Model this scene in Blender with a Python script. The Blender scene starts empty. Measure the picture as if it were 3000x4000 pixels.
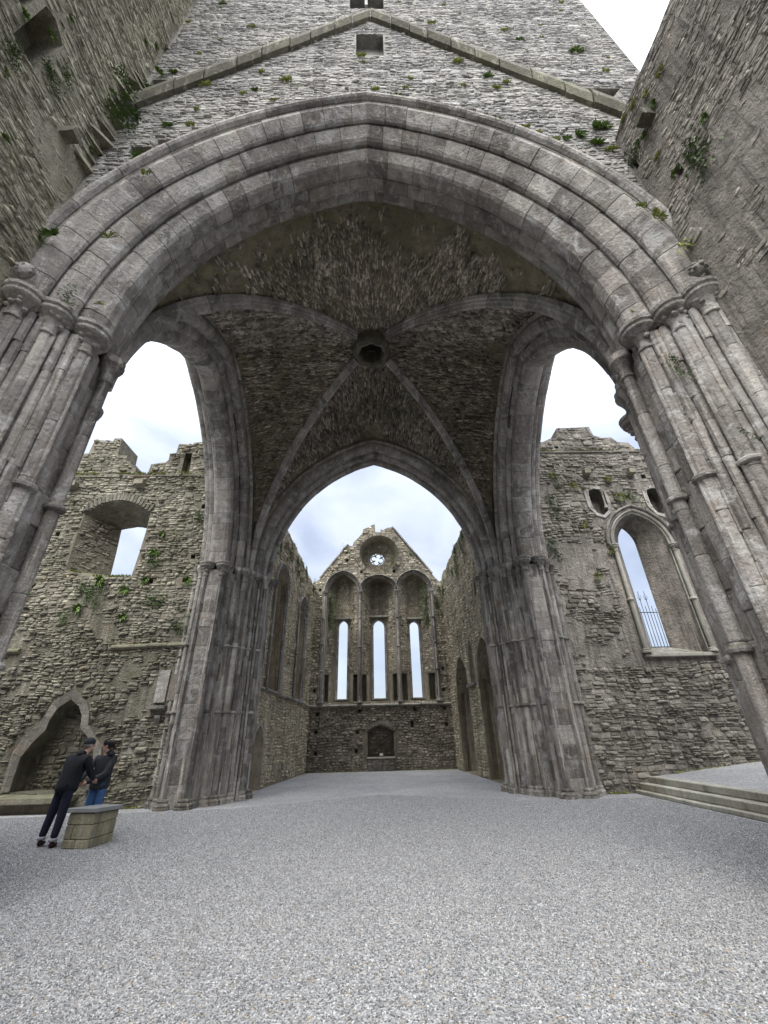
import bpy, math, random
import numpy as np
from mathutils import Vector, Matrix
from mathutils.geometry import tessellate_polygon
PI = math.pi
C = bpy.context.scene.collection
scn = bpy.context.scene

# ------------------------------------------------------------------ camera
PITCH, YAW, ROLL, EYE, FOC = 0.494, 0.022, -0.0254, 1.6, 1625.0 / 3000.0
cam = bpy.data.cameras.new('camera'); cam_o = bpy.data.objects.new('camera', cam); C.objects.link(cam_o)
cam.sensor_fit = 'HORIZONTAL'; cam.sensor_width = 36.0; cam.lens = FOC * 36.0
cam.clip_start = 0.05; cam.clip_end = 3000
_f = Vector((math.sin(YAW) * math.cos(PITCH), math.cos(YAW) * math.cos(PITCH), math.sin(PITCH)))
_r = Vector((math.cos(YAW), -math.sin(YAW), 0)); _u = _r.cross(_f)
_r2 = _r * math.cos(ROLL) + _u * math.sin(ROLL); _u2 = -_r * math.sin(ROLL) + _u * math.cos(ROLL)
CM = Matrix((_r2, _u2, -_f)).transposed()
cam_o.matrix_world = Matrix.Translation((0, 0, EYE)) @ CM.to_4x4()
scn.camera = cam_o
CAMR = np.array([list(_r2), list(_u2), list(-_f)])

# ------------------------------------------------------------------ sky and sun
SUN_EL, SUN_AZ = math.radians(54), math.radians(192)      # azimuth clockwise from +y
w = bpy.data.worlds.new('World'); scn.world = w; w.use_nodes = True
nt = w.node_tree; nt.nodes.clear()
def NN(nt, t, **k):
    n = nt.nodes.new(t)
    for a, b in k.items(): setattr(n, a, b)
    return n
out = NN(nt, 'ShaderNodeOutputWorld'); bg = NN(nt, 'ShaderNodeBackground')
sky = NN(nt, 'ShaderNodeTexSky', sky_type='NISHITA', sun_disc=False)
sky.sun_elevation = SUN_EL; sky.sun_rotation = SUN_AZ; sky.air_density = 1.0; sky.dust_density = 2.0
tc = NN(nt, 'ShaderNodeTexCoord')
sep = NN(nt, 'ShaderNodeSeparateXYZ'); nt.links.new(tc.outputs['Generated'], sep.inputs[0])
mp = NN(nt, 'ShaderNodeMapping'); mp.inputs['Scale'].default_value = (1.0, 1.0, 2.2)
nt.links.new(tc.outputs['Generated'], mp.inputs['Vector'])
nz = NN(nt, 'ShaderNodeTexNoise'); nz.inputs['Scale'].default_value = 2.6; nz.inputs['Detail'].default_value = 6; nz.inputs['Roughness'].default_value = 0.5
nz.inputs['Distortion'].default_value = 0.5
nt.links.new(mp.outputs[0], nz.inputs['Vector'])
cr = NN(nt, 'ShaderNodeValToRGB'); cr.color_ramp.elements[0].position = 0.38; cr.color_ramp.elements[1].position = 0.66
cr.color_ramp.elements[0].color = (1.95, 2.12, 2.6, 1); cr.color_ramp.elements[1].color = (3.55, 3.75, 4.1, 1)
nt.links.new(nz.outputs['Fac'], cr.inputs[0])
# overcast luminance rises towards the zenith
sq = NN(nt, 'ShaderNodeMath', operation='POWER'); sq.inputs[1].default_value = 4.0; sq.use_clamp = True; nt.links.new(sep.outputs['Z'], sq.inputs[0])
el = NN(nt, 'ShaderNodeMapRange'); el.inputs[1].default_value = 0.0; el.inputs[2].default_value = 1.0
el.inputs[3].default_value = 0.50; el.inputs[4].default_value = 3.6
nt.links.new(sq.outputs[0], el.inputs[0])
mul = NN(nt, 'ShaderNodeVectorMath', operation='SCALE'); nt.links.new(cr.outputs[0], mul.inputs[0]); nt.links.new(el.outputs[0], mul.inputs['Scale'])
mx = NN(nt, 'ShaderNodeMix', data_type='RGBA'); mx.inputs[0].default_value = 0.86
nt.links.new(sky.outputs[0], mx.inputs[6]); nt.links.new(mul.outputs[0], mx.inputs[7])
nt.links.new(mx.outputs[2], bg.inputs['Color']); bg.inputs['Strength'].default_value = 0.10
nt.links.new(bg.outputs[0], out.inputs['Surface'])
sl = bpy.data.lights.new('sun', 'SUN'); sl.energy = 1.5; sl.angle = math.radians(60); sl.color = (1.0, 0.97, 0.93)
so = bpy.data.objects.new('sun', sl); C.objects.link(so)
sd = Vector((math.sin(SUN_AZ) * math.cos(SUN_EL), math.cos(SUN_AZ) * math.cos(SUN_EL), math.sin(SUN_EL)))
so.rotation_euler = sd.to_track_quat('Z', 'Y').to_euler(); so.location = (0, -5, 40)
scn.view_settings.view_transform = 'Standard'; scn.view_settings.look = 'None'
scn.view_settings.exposure = 2.34; scn.view_settings.gamma = 1.0; scn.view_settings.use_curve_mapping = False
scn.cycles.max_bounces = 8; scn.cycles.diffuse_bounces = 5

# ------------------------------------------------------------------ materials
def new_mat(name):
    m = bpy.data.materials.new(name); m.use_nodes = True; nt = m.node_tree; nt.nodes.clear()
    o = NN(nt, 'ShaderNodeOutputMaterial'); b = NN(nt, 'ShaderNodeBsdfPrincipled')
    nt.links.new(b.outputs[0], o.inputs[0]); b.inputs['Roughness'].default_value = 0.92
    b.inputs['Specular IOR Level'].default_value = 0.25
    return m, nt, b
def noise(nt, vec, scale, detail=4, rough=0.55, dist=0.0, sc=None):
    if sc is not None:
        mp = NN(nt, 'ShaderNodeMapping'); mp.inputs['Scale'].default_value = sc; nt.links.new(vec, mp.inputs['Vector']); vec = mp.outputs[0]
    n = NN(nt, 'ShaderNodeTexNoise'); n.inputs['Scale'].default_value = scale; n.inputs['Detail'].default_value = detail
    n.inputs['Roughness'].default_value = rough; n.inputs['Distortion'].default_value = dist
    nt.links.new(vec, n.inputs['Vector']); return n.outputs['Fac']
def ramp(nt, fac, a, b):
    r = NN(nt, 'ShaderNodeMapRange', interpolation_type='SMOOTHSTEP'); r.inputs[1].default_value = a; r.inputs[2].default_value = b
    nt.links.new(fac, r.inputs[0]); return r.outputs[0]
def mixc(nt, fac, a, b, blend='MIX'):
    m = NN(nt, 'ShaderNodeMix', data_type='RGBA', blend_type=blend)
    for s, v in ((0, fac), (6, a), (7, b)):
        if isinstance(v, (int, float)): m.inputs[s].default_value = v
        elif isinstance(v, tuple): m.inputs[s].default_value = (*v, 1)
        else: nt.links.new(v, m.inputs[s])
    return m.outputs[2]
def math_(nt, op, a, b):
    m = NN(nt, 'ShaderNodeMath', operation=op)
    for i, v in enumerate((a, b)):
        if isinstance(v, (int, float)): m.inputs[i].default_value = v
        else: nt.links.new(v, m.inputs[i])
    return m.outputs[0]
MOSS = (0.085, 0.10, 0.030)
def stone_mat(name, c1, c2, c3, moss=0.2, lichen=0.1, streak=0.3, bump=0.5, tint=0.35, mossc=MOSS, dark=0.35, upm=0.3, rust=0.0, sfreq=1.0, relief=0.05, pale=0.0):
    m, nt, b = new_mat(name)
    P = NN(nt, 'ShaderNodeNewGeometry').outputs['Position']
    big = noise(nt, P, 0.55, 3, 0.5); mid = noise(nt, P, 3.2, 5, 0.6, 0.4); fine = noise(nt, P, 28, 4, 0.65)
    st = noise(nt, P, 2.2, 5, 0.6, 0.3, (1.6 * sfreq, 1.6 * sfreq, 0.16 * sfreq))
    st2 = noise(nt, P, 2.2, 5, 0.65, 0.2, (4.2 * sfreq, 4.2 * sfreq, 0.28 * sfreq))
    blot = noise(nt, P, 5.5, 6, 0.7, 0.8)
    col = mixc(nt, ramp(nt, mid, 0.35, 0.65), c1, c2)
    col = mixc(nt, math_(nt, 'MULTIPLY', ramp(nt, big, 0.4, 0.65), 0.75), col, c3)
    # per-stone variation
    at = NN(nt, 'ShaderNodeAttribute', attribute_name='tint').outputs['Fac']
    oi = NN(nt, 'ShaderNodeObjectInfo').outputs['Random']
    tv = math_(nt, 'ADD', at, math_(nt, 'MULTIPLY', oi, 0.5))
    tv = math_(nt, 'ADD', math_(nt, 'MULTIPLY', math_(nt, 'SUBTRACT', tv, 0.5), tint * 1.6), 1.0)
    v = NN(nt, 'ShaderNodeVectorMath', operation='SCALE'); nt.links.new(col, v.inputs[0]); nt.links.new(tv, v.inputs['Scale']); col = v.outputs[0]
    # dirt streaks running down
    col = mixc(nt, math_(nt, 'MULTIPLY', ramp(nt, st, 0.50, 0.72), dark), col, (0.045, 0.042, 0.04))
    col = mixc(nt, math_(nt, 'MULTIPLY', ramp(nt, st, 0.42, 0.26), streak), col, (0.50, 0.47, 0.42))
    col = mixc(nt, math_(nt, 'MULTIPLY', ramp(nt, st2, 0.56, 0.68), streak * 0.8), col, (0.60, 0.55, 0.47))
    col = mixc(nt, math_(nt, 'MULTIPLY', ramp(nt, st2, 0.46, 0.34), dark * 0.7), col, (0.06, 0.055, 0.055))
    col = mixc(nt, math_(nt, 'MULTIPLY', ramp(nt, blot, 0.52, 0.66), 0.35), col, c3)
    if pale: col = mixc(nt, math_(nt, 'MULTIPLY', ramp(nt, noise(nt, P, 1.9, 6, 0.7, 1.0), 0.50, 0.66), pale), col, (0.56, 0.56, 0.545))
    # lichen spots
    ln = noise(nt, P, 9, 5, 0.7, 0.6)
    col = mixc(nt, math_(nt, 'MULTIPLY', ramp(nt, ln, 0.60, 0.68), lichen), col, (0.52, 0.53, 0.49))
    if rust: col = mixc(nt, math_(nt, 'MULTIPLY', ramp(nt, noise(nt, P, 1.7, 4, 0.6), 0.6, 0.72), rust), col, (0.32, 0.20, 0.08))
    # moss
    mn = noise(nt, P, 1.3, 6, 0.65, 0.3)
    nrm = NN(nt, 'ShaderNodeNewGeometry').outputs['Normal']
    sp = NN(nt, 'ShaderNodeSeparateXYZ'); nt.links.new(nrm, sp.inputs[0])
    up = ramp(nt, sp.outputs['Z'], 0.35, 0.85)
    mf = math_(nt, 'MULTIPLY', ramp(nt, mn, 0.66 - 0.3 * moss, 0.80 - 0.25 * moss), min(0.85, moss * 1.6))
    mf = math_(nt, 'MAXIMUM', mf, math_(nt, 'MULTIPLY', up, math_(nt, 'MULTIPLY', ramp(nt, mid, 0.3, 0.6), min(0.9, upm + moss))))
    col = mixc(nt, mf, col, mossc)
    sc = math_(nt, 'ADD', math_(nt, 'MULTIPLY', fine, 0.7), 0.65)
    v = NN(nt, 'ShaderNodeVectorMath', operation='SCALE'); nt.links.new(col, v.inputs[0]); nt.links.new(sc, v.inputs['Scale'])
    nt.links.new(v.outputs[0], b.inputs['Base Color'])
    bm = NN(nt, 'ShaderNodeBump'); bm.inputs['Strength'].default_value = bump; bm.inputs['Distance'].default_value = relief
    h = math_(nt, 'ADD', math_(nt, 'MULTIPLY', noise(nt, P, 11, 6, 0.65), 1.0), math_(nt, 'MULTIPLY', fine, 0.45))
    nt.links.new(h, bm.inputs['Height']); nt.links.new(bm.outputs[0], b.inputs['Normal'])
    return m
def flat_mat(name, col, rough=0.85, var=0.25, scale=14, bump=0.2, metal=0.0, bd=0.01):
    m, nt, b = new_mat(name)
    P = NN(nt, 'ShaderNodeNewGeometry').outputs['Position']
    n = noise(nt, P, scale, 4, 0.6)
    s = math_(nt, 'ADD', math_(nt, 'MULTIPLY', math_(nt, 'SUBTRACT', n, 0.5), var * 2), 1.0)
    v = NN(nt, 'ShaderNodeVectorMath', operation='SCALE'); v.inputs[0].default_value = col; nt.links.new(s, v.inputs['Scale'])
    nt.links.new(v.outputs[0], b.inputs['Base Color']); b.inputs['Roughness'].default_value = rough; b.inputs['Metallic'].default_value = metal
    bm = NN(nt, 'ShaderNodeBump'); bm.inputs['Strength'].default_value = bump; bm.inputs['Distance'].default_value = bd
    nt.links.new(n, bm.inputs['Height']); nt.links.new(bm.outputs[0], b.inputs['Normal'])
    return m
M = {}
M['ashlar'] = stone_mat('weathered_ashlar', (0.345, 0.32, 0.29), (0.485, 0.46, 0.425), (0.25, 0.222, 0.20), moss=0.07, lichen=0.45, streak=0.5, bump=0.9, tint=0.65, dark=0.5, rust=0.14, pale=0.5)
M['ashlar2'] = stone_mat('streaked_ashlar', (0.335, 0.31, 0.28), (0.49, 0.465, 0.425), (0.25, 0.228, 0.205), moss=0.10, lichen=0.35, streak=0.75, bump=0.9, tint=0.85, dark=0.6, rust=0.25, sfreq=1.2, pale=0.35)
M['joint'] = flat_mat('dark_joint', (0.10, 0.09, 0.08), 0.95, 0.4, 9)
M['tower'] = stone_mat('tower_rubble', (0.275, 0.265, 0.247), (0.345, 0.333, 0.315), (0.215, 0.212, 0.208), moss=0.18, lichen=0.35, streak=0.25, bump=0.6, tint=0.4, dark=0.5, pale=0.2)
M['tower_m'] = stone_mat('tower_mortar', (0.23, 0.22, 0.19), (0.29, 0.28, 0.24), (0.19, 0.18, 0.165), moss=0.2, lichen=0.25, bump=0.8, dark=0.5)
M['left'] = stone_mat('lichened_rubble', (0.29, 0.27, 0.20), (0.41, 0.385, 0.295), (0.225, 0.21, 0.155), moss=0.30, lichen=0.3, streak=0.2, bump=0.7, tint=0.5, rust=0.12)
M['left_m'] = stone_mat('lichened_mortar', (0.27, 0.25, 0.185), (0.35, 0.33, 0.245), (0.215, 0.20, 0.145), moss=0.32, lichen=0.2, bump=1.0, relief=0.08)
M['choir'] = stone_mat('brown_rubble', (0.185, 0.173, 0.138), (0.27, 0.255, 0.21), (0.14, 0.13, 0.10), moss=0.36, lichen=0.3, streak=0.2, bump=0.8, tint=0.6, dark=0.6, rust=0.15)
M['choir_m'] = stone_mat('brown_mortar', (0.205, 0.188, 0.145), (0.30, 0.28, 0.22), (0.15, 0.14, 0.105), moss=0.30, lichen=0.2, bump=1.0, dark=0.5, rust=0.2, relief=0.09)
M['nave'] = stone_mat('plastered_rubble', (0.25, 0.228, 0.195), (0.345, 0.32, 0.275), (0.185, 0.168, 0.145), moss=0.16, lichen=0.3, streak=0.2, bump=0.8, tint=0.6, dark=0.5, rust=0.15)
M['nave_m'] = stone_mat('old_plaster', (0.245, 0.225, 0.195), (0.42, 0.385, 0.335), (0.19, 0.172, 0.15), moss=0.14, lichen=0.25, streak=0.5, bump=1.0, dark=0.75, rust=0.15, relief=0.09)
M['far'] = stone_mat('gable_rubble', (0.338, 0.299, 0.231), (0.481, 0.436, 0.343), (0.260, 0.227, 0.175), moss=0.2, lichen=0.35, streak=0.35, bump=0.7, tint=0.75, dark=0.35)
M['far_m'] = stone_mat('gable_mortar', (0.312, 0.273, 0.206), (0.403, 0.364, 0.275), (0.234, 0.208, 0.162), moss=0.2, lichen=0.2, streak=0.4, bump=0.9, dark=0.35)
M['farlow'] = stone_mat('dark_coursed_rubble', (0.215, 0.187, 0.155), (0.32, 0.285, 0.24), (0.165, 0.145, 0.12), moss=0.14, lichen=0.2, streak=0.15, bump=0.8, tint=0.6, dark=0.35)
M['farlow_m'] = stone_mat('dark_mortar', (0.20, 0.17, 0.13), (0.28, 0.245, 0.19), (0.15, 0.125, 0.10), moss=0.14, lichen=0.1, streak=0.1, bump=0.9)
M['side'] = stone_mat('cream_rubble', (0.390, 0.338, 0.243), (0.572, 0.507, 0.374), (0.325, 0.280, 0.200), moss=0.14, lichen=0.2, streak=0.6, bump=0.7, tint=0.6, dark=0.6)
M['side_m'] = stone_mat('cream_mortar', (0.377, 0.325, 0.237), (0.520, 0.461, 0.337), (0.312, 0.260, 0.187), moss=0.12, lichen=0.1, streak=0.6, bump=1.0, dark=0.6)
M['vault'] = stone_mat('vault_slate', (0.30, 0.26, 0.225), (0.48, 0.42, 0.36), (0.22, 0.21, 0.16), moss=0.22, lichen=0.35, streak=0.0, bump=0.7, tint=1.0, dark=0.6)
M['vault_m'] = stone_mat('vault_mortar', (0.26, 0.225, 0.155), (0.38, 0.335, 0.235), (0.20, 0.185, 0.115), moss=0.30, lichen=0.2, streak=0.0, bump=1.0, dark=0.5, relief=0.1)
M['plaster'] = stone_mat('vault_plaster', (0.312, 0.273, 0.175), (0.429, 0.377, 0.262), (0.260, 0.240, 0.137), moss=0.25, lichen=0.1, streak=0.0, bump=0.8, dark=0.5)
M['slab'] = stone_mat('pale_sill_stone', (0.36, 0.35, 0.30), (0.45, 0.44, 0.39), (0.29, 0.28, 0.235), moss=0.10, lichen=0.25, bump=0.4, dark=0.5, upm=0.05)
M['step'] = stone_mat('step_stone', (0.42, 0.41, 0.34), (0.56, 0.55, 0.48), (0.33, 0.30, 0.24), moss=0.06, lichen=0.2, bump=0.4, upm=0.0)
M['weather'] = stone_mat('mossy_roof_line', (0.125, 0.118, 0.088), (0.18, 0.17, 0.125), (0.095, 0.09, 0.065), moss=0.35, lichen=0.15, bump=0.6, tint=0.5)
M['void'] = flat_mat('hole_earth', (0.035, 0.03, 0.025), 1.0)
M['leaf'] = flat_mat('fern_leaf', (0.12, 0.19, 0.045), 0.7, 0.6, 30)
M['leaf2'] = flat_mat('moss_tuft', (0.22, 0.25, 0.07), 0.8, 0.5, 30)
M['ivy'] = flat_mat('ivy_leaf', (0.075, 0.125, 0.04), 0.55, 0.6, 30)
M['iron'] = flat_mat('wrought_iron', (0.03, 0.03, 0.035), 0.5, 0.2, 20, metal=0.6)
M['ped'] = stone_mat('sandstone_block', (0.31, 0.28, 0.19), (0.38, 0.35, 0.25), (0.24, 0.225, 0.15), moss=0.16, lichen=0.2, bump=0.5, tint=0.3, dark=0.4, upm=0.1)
M['lid'] = flat_mat('slate_lid', (0.24, 0.25, 0.25), 0.5, 0.25, 6, 0.1)
M['black'] = flat_mat('black_jacket', (0.012, 0.013, 0.017), 0.8, 0.4, 6, 0.4, bd=0.03)
M['char'] = flat_mat('charcoal_jacket', (0.028, 0.030, 0.036), 0.75, 0.4, 6, 0.4, bd=0.03)
M['navy'] = flat_mat('navy_jeans', (0.012, 0.014, 0.028), 0.85, 0.3, 20, 0.3)
M['jeans'] = flat_mat('blue_denim', (0.055, 0.12, 0.27), 0.85, 0.45, 14, 0.4)
M['skin'] = flat_mat('skin', (0.55, 0.33, 0.26), 0.55, 0.1, 20, 0.05)
M['hair'] = flat_mat('brown_hair', (0.035, 0.018, 0.012), 0.6, 0.4, 40, 0.6)
M['greyhair'] = flat_mat('grey_hair', (0.22, 0.21, 0.20), 0.7, 0.3, 60, 0.6)
M['shoe'] = flat_mat('maroon_shoe', (0.035, 0.012, 0.014), 0.6, 0.3, 20)
M['cuff'] = flat_mat('turned_cuff', (0.30, 0.31, 0.34), 0.85, 0.2, 30)
M['glass'] = flat_mat('spectacle_frame', (0.02, 0.02, 0.02), 0.3, 0.1, 20)
M['white'] = flat_mat('white_notice', (0.62, 0.62, 0.60), 0.6, 0.1, 20)
M['lip'] = flat_mat('lip_skin', (0.42, 0.16, 0.14), 0.6, 0.1, 20)

def gravel_mat():
    m, nt, b = new_mat('grey_gravel')
    P = NN(nt, 'ShaderNodeNewGeometry').outputs['Position']
    vo = NN(nt, 'ShaderNodeTexVoronoi'); vo.inputs['Scale'].default_value = 42; nt.links.new(P, vo.inputs['Vector'])
    vo2 = NN(nt, 'ShaderNodeTexVoronoi'); vo2.inputs['Scale'].default_value = 17; nt.links.new(P, vo2.inputs['Vector'])
    sh = NN(nt, 'ShaderNodeSeparateColor'); nt.links.new(vo.outputs['Color'], sh.inputs[0])
    sh2 = NN(nt, 'ShaderNodeSeparateColor'); nt.links.new(vo2.outputs['Color'], sh2.inputs[0])
    big = noise(nt, P, 0.5, 4, 0.6)
    base = mixc(nt, ramp(nt, big, 0.35, 0.65), (0.30, 0.305, 0.31), (0.36, 0.362, 0.36))
    s = math_(nt, 'ADD', 0.55, math_(nt, 'ADD', math_(nt, 'MULTIPLY', sh.outputs[0], 0.65), math_(nt, 'MULTIPLY', sh2.outputs[1], 0.25)))
    v = NN(nt, 'ShaderNodeVectorMath', operation='SCALE'); nt.links.new(base, v.inputs[0]); nt.links.new(s, v.inputs['Scale'])
    col = mixc(nt, ramp(nt, sh.outputs[2], 0.93, 0.97), v.outputs[0], (0.36, 0.29, 0.20))
    nt.links.new(col, b.inputs['Base Color'])
    bm = NN(nt, 'ShaderNodeBump'); bm.inputs['Strength'].default_value = 1.0; bm.inputs['Distance'].default_value = 0.02; bm.invert = True
    nt.links.new(vo.outputs['Distance'], bm.inputs['Height']); nt.links.new(bm.outputs[0], b.inputs['Normal'])
    return m
M['gravel'] = gravel_mat()
def pebble_mat():
    m, nt, b = new_mat('pebble')
    oi = NN(nt, 'ShaderNodeObjectInfo').outputs['Random']
    r = NN(nt, 'ShaderNodeValToRGB'); e = r.color_ramp.elements
    e[0].position = 0; e[0].color = (0.10, 0.102, 0.105, 1); e[1].position = 1; e[1].color = (0.56, 0.56, 0.555, 1)
    x = e.new(0.45); x.color = (0.255, 0.262, 0.268, 1); x = e.new(0.8); x.color = (0.37, 0.373, 0.37, 1); x = e.new(0.86); x.color = (0.30, 0.27, 0.225, 1); x = e.new(0.9); x.color = (0.44, 0.45, 0.46, 1)
    nt.links.new(oi, r.inputs[0]); nt.links.new(r.outputs[0], b.inputs['Base Color'])
    return m
M['pebble'] = pebble_mat()

# ------------------------------------------------------------------ mesh helpers
def mesh(name, V, F, mat=None, smooth=False, tint=None):
    me = bpy.data.meshes.new(name)
    V = np.asarray(V, dtype=float)
    me.from_pydata(V.tolist(), [], F if isinstance(F, list) else F.tolist()); 
    if mat: me.materials.append(M[mat])
    if smooth: me.shade_smooth()
    if tint is not None:
        a = me.attributes.new('tint', 'FLOAT', 'POINT'); a.data.foreach_set('value', np.asarray(tint, dtype=np.float32))
    return me
class Thing:
    def __init__(s, name, label, cat, o, group=None):
        s.o = bpy.data.objects.new(name, None); C.objects.link(s.o); s.o.location = o
        s.o.empty_display_size = 0.3
        s.p = np.array(o, dtype=float); s.o['label'] = label; s.o['category'] = cat
        if group: s.o['group'] = group
    def part(s, name, V, F, mat, smooth=False, parent=None, tint=None, label=None, stuff=False, centre=False):
        V = np.asarray(V, dtype=float)
        base = s.p
        c = V.mean(0) if centre else base
        me = mesh(name, V - c, F, mat, smooth, tint)
        ob = bpy.data.objects.new(name, me); C.objects.link(ob)
        ob.parent = parent or s.o
        off = c - base
        if parent is not None: off = off - np.array(parent.location)
        ob.location = off
        if label: ob['label'] = label
        if stuff: ob['kind'] = 'stuff'
        return ob
def solo(name, V, F, mat, label=None, cat=None, group=None, kind=None, smooth=False, org=None):
    V = np.asarray(V, dtype=float); c = np.array(org, dtype=float) if org is not None else np.array([V[:, 0].mean(), V[:, 1].mean(), V[:, 2].min()])
    ob = bpy.data.objects.new(name, mesh(name, V - c, F, mat, smooth)); C.objects.link(ob); ob.location = c
    for k, v in (('label', label), ('category', cat), ('group', group), ('kind', kind)):
        if v: ob[k] = v
    return ob
def join(parts):
    V = []; F = []; n = 0
    for v, f in parts:
        v = np.asarray(v, dtype=float); V.append(v); F += [tuple(i + n for i in q) for q in f]; n += len(v)
    return np.concatenate(V), F
BOXF = [(0, 3, 2, 1), (4, 5, 6, 7), (0, 1, 5, 4), (1, 2, 6, 5), (2, 3, 7, 6), (3, 0, 4, 7)]
def box(x0, x1, y0, y1, z0, z1):
    return np.array([(x0, y0, z0), (x1, y0, z0), (x1, y1, z0), (x0, y1, z0), (x0, y0, z1), (x1, y0, z1), (x1, y1, z1), (x0, y1, z1)], float), list(BOXF)
def bbox(x0, x1, y0, y1, z0, z1, b=0.02, jit=0.0, rng=random):
    # box with chamfered edges (24 verts)
    V = []; 
    xs = ((x0, x0 + b), (x1, x1 - b)); ys = ((y0, y0 + b), (y1, y1 - b)); zs = ((z0, z0 + b), (z1, z1 - b))
    idx = {}
    for i in (0, 1):
        for j in (0, 1):
            for k in (0, 1):
                jx, jy, jz = [(rng.random() - .5) * 2 * jit for _ in range(3)]
                for a in range(3):
                    idx[(i, j, k, a)] = len(V)
                    V.append((xs[i][0 if a == 0 else 1] + jx, ys[j][0 if a == 1 else 1] + jy, zs[k][0 if a == 2 else 1] + jz))
    F = []
    def q(l): F.append(tuple(l))
    for i in (0, 1):
        s = [(i, 0, 0, 0), (i, 1, 0, 0), (i, 1, 1, 0), (i, 0, 1, 0)]; q([idx[t] for t in (s if i else s[::-1])])
        s = [(0, i, 0, 1), (1, i, 0, 1), (1, i, 1, 1), (0, i, 1, 1)]; q([idx[t] for t in (s[::-1] if i else s)])
        s = [(0, 0, i, 2), (1, 0, i, 2), (1, 1, i, 2), (0, 1, i, 2)]; q([idx[t] for t in (s if i else s[::-1])])
    for i in (0, 1):
        for j in (0, 1):
            f = (i + j) % 2 == 0
            s = [idx[(i, j, 0, 0)], idx[(i, j, 0, 1)], idx[(i, j, 1, 1)], idx[(i, j, 1, 0)]]; q(s if f else s[::-1])
            s = [idx[(i, 0, j, 0)], idx[(i, 0, j, 2)], idx[(i, 1, j, 2)], idx[(i, 1, j, 0)]]; q(s[::-1] if f else s)
            s = [idx[(0, i, j, 1)], idx[(0, i, j, 2)], idx[(1, i, j, 2)], idx[(1, i, j, 1)]]; q(s if f else s[::-1])
            for k in (0, 1):
                s = [idx[(i, j, k, 0)], idx[(i, j, k, 1)], idx[(i, j, k, 2)]]; q(s[::-1] if (i + j + k) % 2 == 0 else s)
    return np.array(V), F
def lathe(prof, cx, cy, n=16, a0=0, a1=2 * PI, oct=False):
    full = abs(a1 - a0 - 2 * PI) < 1e-6; m = n if full else n + 1
    V = []; F = []
    for r, z in prof:
        for i in range(m):
            a = a0 + (a1 - a0) * i / n
            V.append((cx + r * math.cos(a), cy + r * math.sin(a), z))
    for k in range(len(prof) - 1):
        for i in range(n):
            j = (i + 1) % m
            F.append((k * m + i, k * m + j, (k + 1) * m + j, (k + 1) * m + i))
    F.append(tuple(range(m))[::-1]); F.append(tuple((len(prof) - 1) * m + i for i in range(m)))
    return np.array(V), F
def tube(pts, rad, n=8):
    pts = [Vector(p) for p in pts]; V = []; F = []
    for i, p in enumerate(pts):
        t = (pts[min(i + 1, len(pts) - 1)] - pts[max(i - 1, 0)]).normalized()
        a = t.cross(Vector((0, 0, 1))) if abs(t.z) < 0.95 else t.cross(Vector((0, 1, 0)))
        a.normalize(); b = t.cross(a); r = rad[i] if isinstance(rad, (list, tuple)) else rad
        for k in range(n):
            g = 2 * PI * k / n; V.append(tuple(p + a * (r * math.cos(g)) + b * (r * math.sin(g))))
    for i in range(len(pts) - 1):
        for k in range(n):
            j = (k + 1) % n; F.append((i * n + k, i * n + j, (i + 1) * n + j, (i + 1) * n + k))
    F.append(tuple(range(n))[::-1]); F.append(tuple((len(pts) - 1) * n + k for k in range(n)))
    return np.array(V), F
def blob(c, r, sub=2, jit=0.0, rng=random):
    import bmesh
    bm = bmesh.new(); bmesh.ops.create_icosphere(bm, subdivisions=sub, radius=1.0)
    V = np.array([v.co[:] for v in bm.verts]); F = [tuple(v.index for v in f.verts) for f in bm.faces]; bm.free()
    if jit: V = V * (1 + np.array([rng.uniform(-jit, jit) for _ in V]))[:, None]
    return V * np.array(r) + np.array(c), F

class Frame:                                   # plane with in-plane axes a, b and outward normal n
    def __init__(s, O, U, V, N): s.O = np.array(O, float); s.U = np.array(U, float); s.V = np.array(V, float); s.N = np.array(N, float)
    def __call__(s, a, b, h=0.0):
        a = np.asarray(a, float)[..., None]; b = np.asarray(b, float)[..., None]; h = np.asarray(h, float)[..., None]
        return s.O + a * s.U + b * s.V + h * s.N
def tess(polys):
    t = tessellate_polygon([[Vector((a, b, 0)) for a, b in p] for p in polys])
    return [tuple(x) for x in t]
def wall(fr, outline, holes, thick, front=True):
    """solid slab; holes: dict(f=front poly, b=back poly, d=depth, closed=bool, sub=[holes of the recess back])"""
    V = []; F = []
    def add(poly, h):
        i0 = len(V); V.extend(fr([p[0] for p in poly], [p[1] for p in poly], h).tolist()); return i0
    def cap(outer, inner, h):
        i0 = add(outer, h); 
        for q in inner: add(q, h)
        for t in tess([outer] + inner): F.append(tuple(i + i0 for i in t))
    thr = []
    def dig(hs, h0):
        for q in hs:
            f = q['f']; b = q.get('b') or f; d = q.get('d', thick + h0); h1 = h0 - d
            i0 = add(f, h0); i1 = add(b, h1); n = len(f)
            for k in range(n): F.append((i0 + k, i0 + (k + 1) % n, i1 + (k + 1) % n, i1 + k))
            if q.get('closed', False):
                sub = q.get('sub', []); cap(b, [s['f'] for s in sub], h1); dig(sub, h1)
            else: thr.append(b)
    cap(outline, [q['f'] for q in holes], 0.0)
    dig(holes, 0.0)
    cap(outline, thr, -thick)
    i0 = add(outline, 0.0); i1 = add(outline, -thick); n = len(outline)
    for k in range(n): F.append((i0 + k, i0 + (k + 1) % n, i1 + (k + 1) % n, i1 + k))
    return np.array(V), F
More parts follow.
